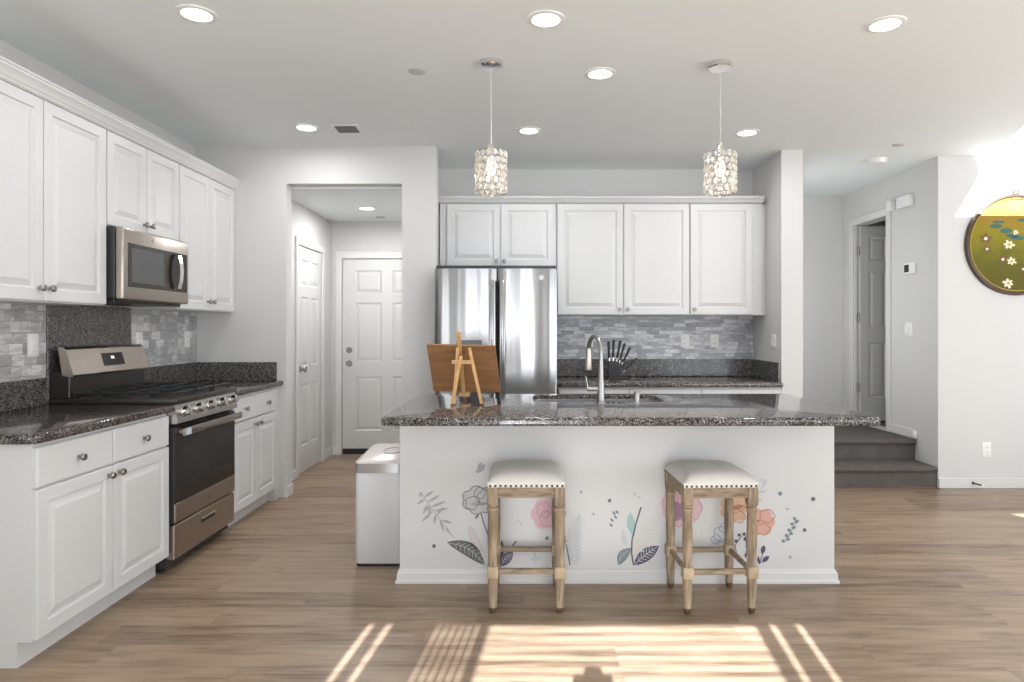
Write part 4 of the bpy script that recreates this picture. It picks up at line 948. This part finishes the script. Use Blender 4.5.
t = thing('door_chime', (SW, 5.86, 2.42), 'larger white chime box high on the wall right of the stair door', 'chime')
m = MB(); m.box(SW-0.05, SW-0.0005, 5.735, 5.925, 2.375, 2.475, 0.006, 2); m.build('case', 'white_plastic', t)
t = thing('door_sensor', (SW, 6.05, 2.42), 'small white box on the wall at the stair door corner', 'sensor')
m = MB(); m.box(SW-0.05, SW-0.0005, 6.02, 6.09, 2.385, 2.475, 0.005, 2); m.build('case', 'white_plastic', t)
m = MB(); m.box(SW-0.03, SW-0.0005, 5.68, 5.715, 0.36, 0.42, 0.005, 2); tag(m.build('wall_bumper', 'white_plastic'), 'small white block on the side wall at the top step', 'bumper')
t = thing('door_stop', (3.69, RW-0.014, 0.045), 'small dark door stop sticking out of the baseboard under the outlet', 'door stop')
m = MB(); m.lathe((3.655, RW-0.014, 0.045), (0.5, -0.85, -0.08), [(0.012, 0), (0.012, 0.006), (0.006, 0.008), (0.006, 0.065)], 12); m.build('spring', 'bare_metal', t)
m = MB(); m.lathe(Vector((3.655, RW-0.014, 0.045))+Vector((0.5, -0.85, -0.08)).normalized()*0.065, (0.5, -0.85, -0.08), [(0.008, 0), (0.009, 0.012), (0.001, 0.014)], 12); m.build('tip', 'white_plastic', t)

# ------------------------------------------------------------------ round painting
pc = Vector((4.005, RW-0.001, 1.99)); PR = 0.415
t = thing('round_painting', tuple(pc), 'round green and gold painting with dark ring frame on the right wall', 'painting')
m = MB(); m.loft([m.ring(pc-YV*h, -YV, r, 56, ZV) for r, h in ((PR-0.002, 0), (PR, 0.012), (PR-0.008, 0.030), (PR-0.022, 0.034), (PR-0.034, 0.026), (PR-0.036, 0.008))], cap=False); fr = m.build('frame', 'brown_wood_frame', t)
m = MB(); m.loft([m.ring(pc-YV*h, -YV, r, 56, ZV) for r, h in ((PR-0.034, 0.024), (PR-0.040, 0.026), (PR-0.043, 0.018))], cap=False); m.build('inner_bead', 'ink_gold', fr)
m = MB(); m.loft([m.ring(pc-YV*h, -YV, PR-0.034, 56, ZV) for h in (0.002, 0.012)]); cv = m.build('canvas', 'lacquer_painting', t)
m = MB(); m.tube([pc+Vector((0.022*math.cos(a), -0.018, PR+0.012+0.018*math.sin(a))) for a in [2*PI*i/16 for i in range(17)]], 0.006, 8); m.build('hanging_loop', 'brown_wood_frame', fr)
def el(m, x, z, a, b, lift=0.0, n=14):
    m.poly([pc+Vector((x+a*math.cos(q), -0.0128-lift, z+b*math.sin(q))) for q in [2*PI*i/n for i in range(n)]])
for x, z, a, b in ((-0.16, 0.15, 0.055, 0.018), (-0.08, 0.115, 0.05, 0.022), (0.02, 0.055, 0.06, 0.018), (0.06, 0.20, 0.05, 0.012), (0.16, 0.09, 0.06, 0.02), (-0.14, 0.185, 0.05, 0.012), (0.2, 0.2, 0.05, 0.015), (-0.03, 0.075, 0.05, 0.016)):
    m = MB(); el(m, x, z, a, b); m.build('painted_lily_pad', 'ink_lily', cv, flat=True)
def bloom(x, z, r, n, mat, core):
    m = MB()
    for k in range(n):
        q = k*2*PI/n+x*40; l = r*(0.75+0.3*random.random())
        m.poly([pc+Vector((x+math.cos(q+d)*l*f, -0.0132-k*0.00002, z+math.sin(q+d)*l*f*0.85)) for d, f in ((0, 0.0), (-0.5, 0.6), (-0.15, 1.0), (0.15, 1.0), (0.5, 0.6))])
    m.mi = 1; el(m, x, z, r*0.28, r*0.25, 0.0009, 10); m.build('painted_flower', [mat, core], cv, flat=True)
for x, z, r in ((-0.055, 0.0, 0.052), (-0.035, -0.135, 0.048), (-0.06, -0.315, 0.050), (0.0, 0.10, 0.026), (0.12, 0.14, 0.036), (0.10, -0.12, 0.04)): bloom(x, z, r, 6, 'ink_petal', 'ink_gold')
for x, z, r in ((-0.245, 0.05, 0.056), (-0.235, -0.035, 0.042), (-0.105, -0.12, 0.046), (0.06, -0.20, 0.036)): bloom(x, z, r, 5, 'ink_bloom_brown', 'ink_petal')

# ------------------------------------------------------------------ the photographer's camera behind the viewpoint (its shadow falls in the sun patch)
t = thing('tripod_camera', (0, -0.10, 0), 'camera on a tripod behind the viewpoint, casting a shadow on the floor', 'camera')
m = MB(); m.box(-0.075, 0.075, -0.13, -0.05, 1.28, 1.40, 0.01, 2); m.box(-0.035, 0.035, -0.12, -0.06, 1.40, 1.44, 0.01, 2); m.build('camera_body', 'black_plastic', t)
m = MB(); m.cyl((0, -0.10, 0.95), (0, -0.10, 1.28), 0.016, seg=10); m.build('column', 'black_plastic', t)
for k in range(3):
    a = k*2*PI/3-PI/2; m = MB(); m.cyl((0.03*math.cos(a), -0.10+0.03*math.sin(a), 1.0), (0.36*math.cos(a), -0.10+0.36*math.sin(a), 0.0), 0.014, 0.011, seg=10); m.build('leg', 'black_plastic', t)
for o in bpy.data.objects:
    if '_o' in o: del o['_o']
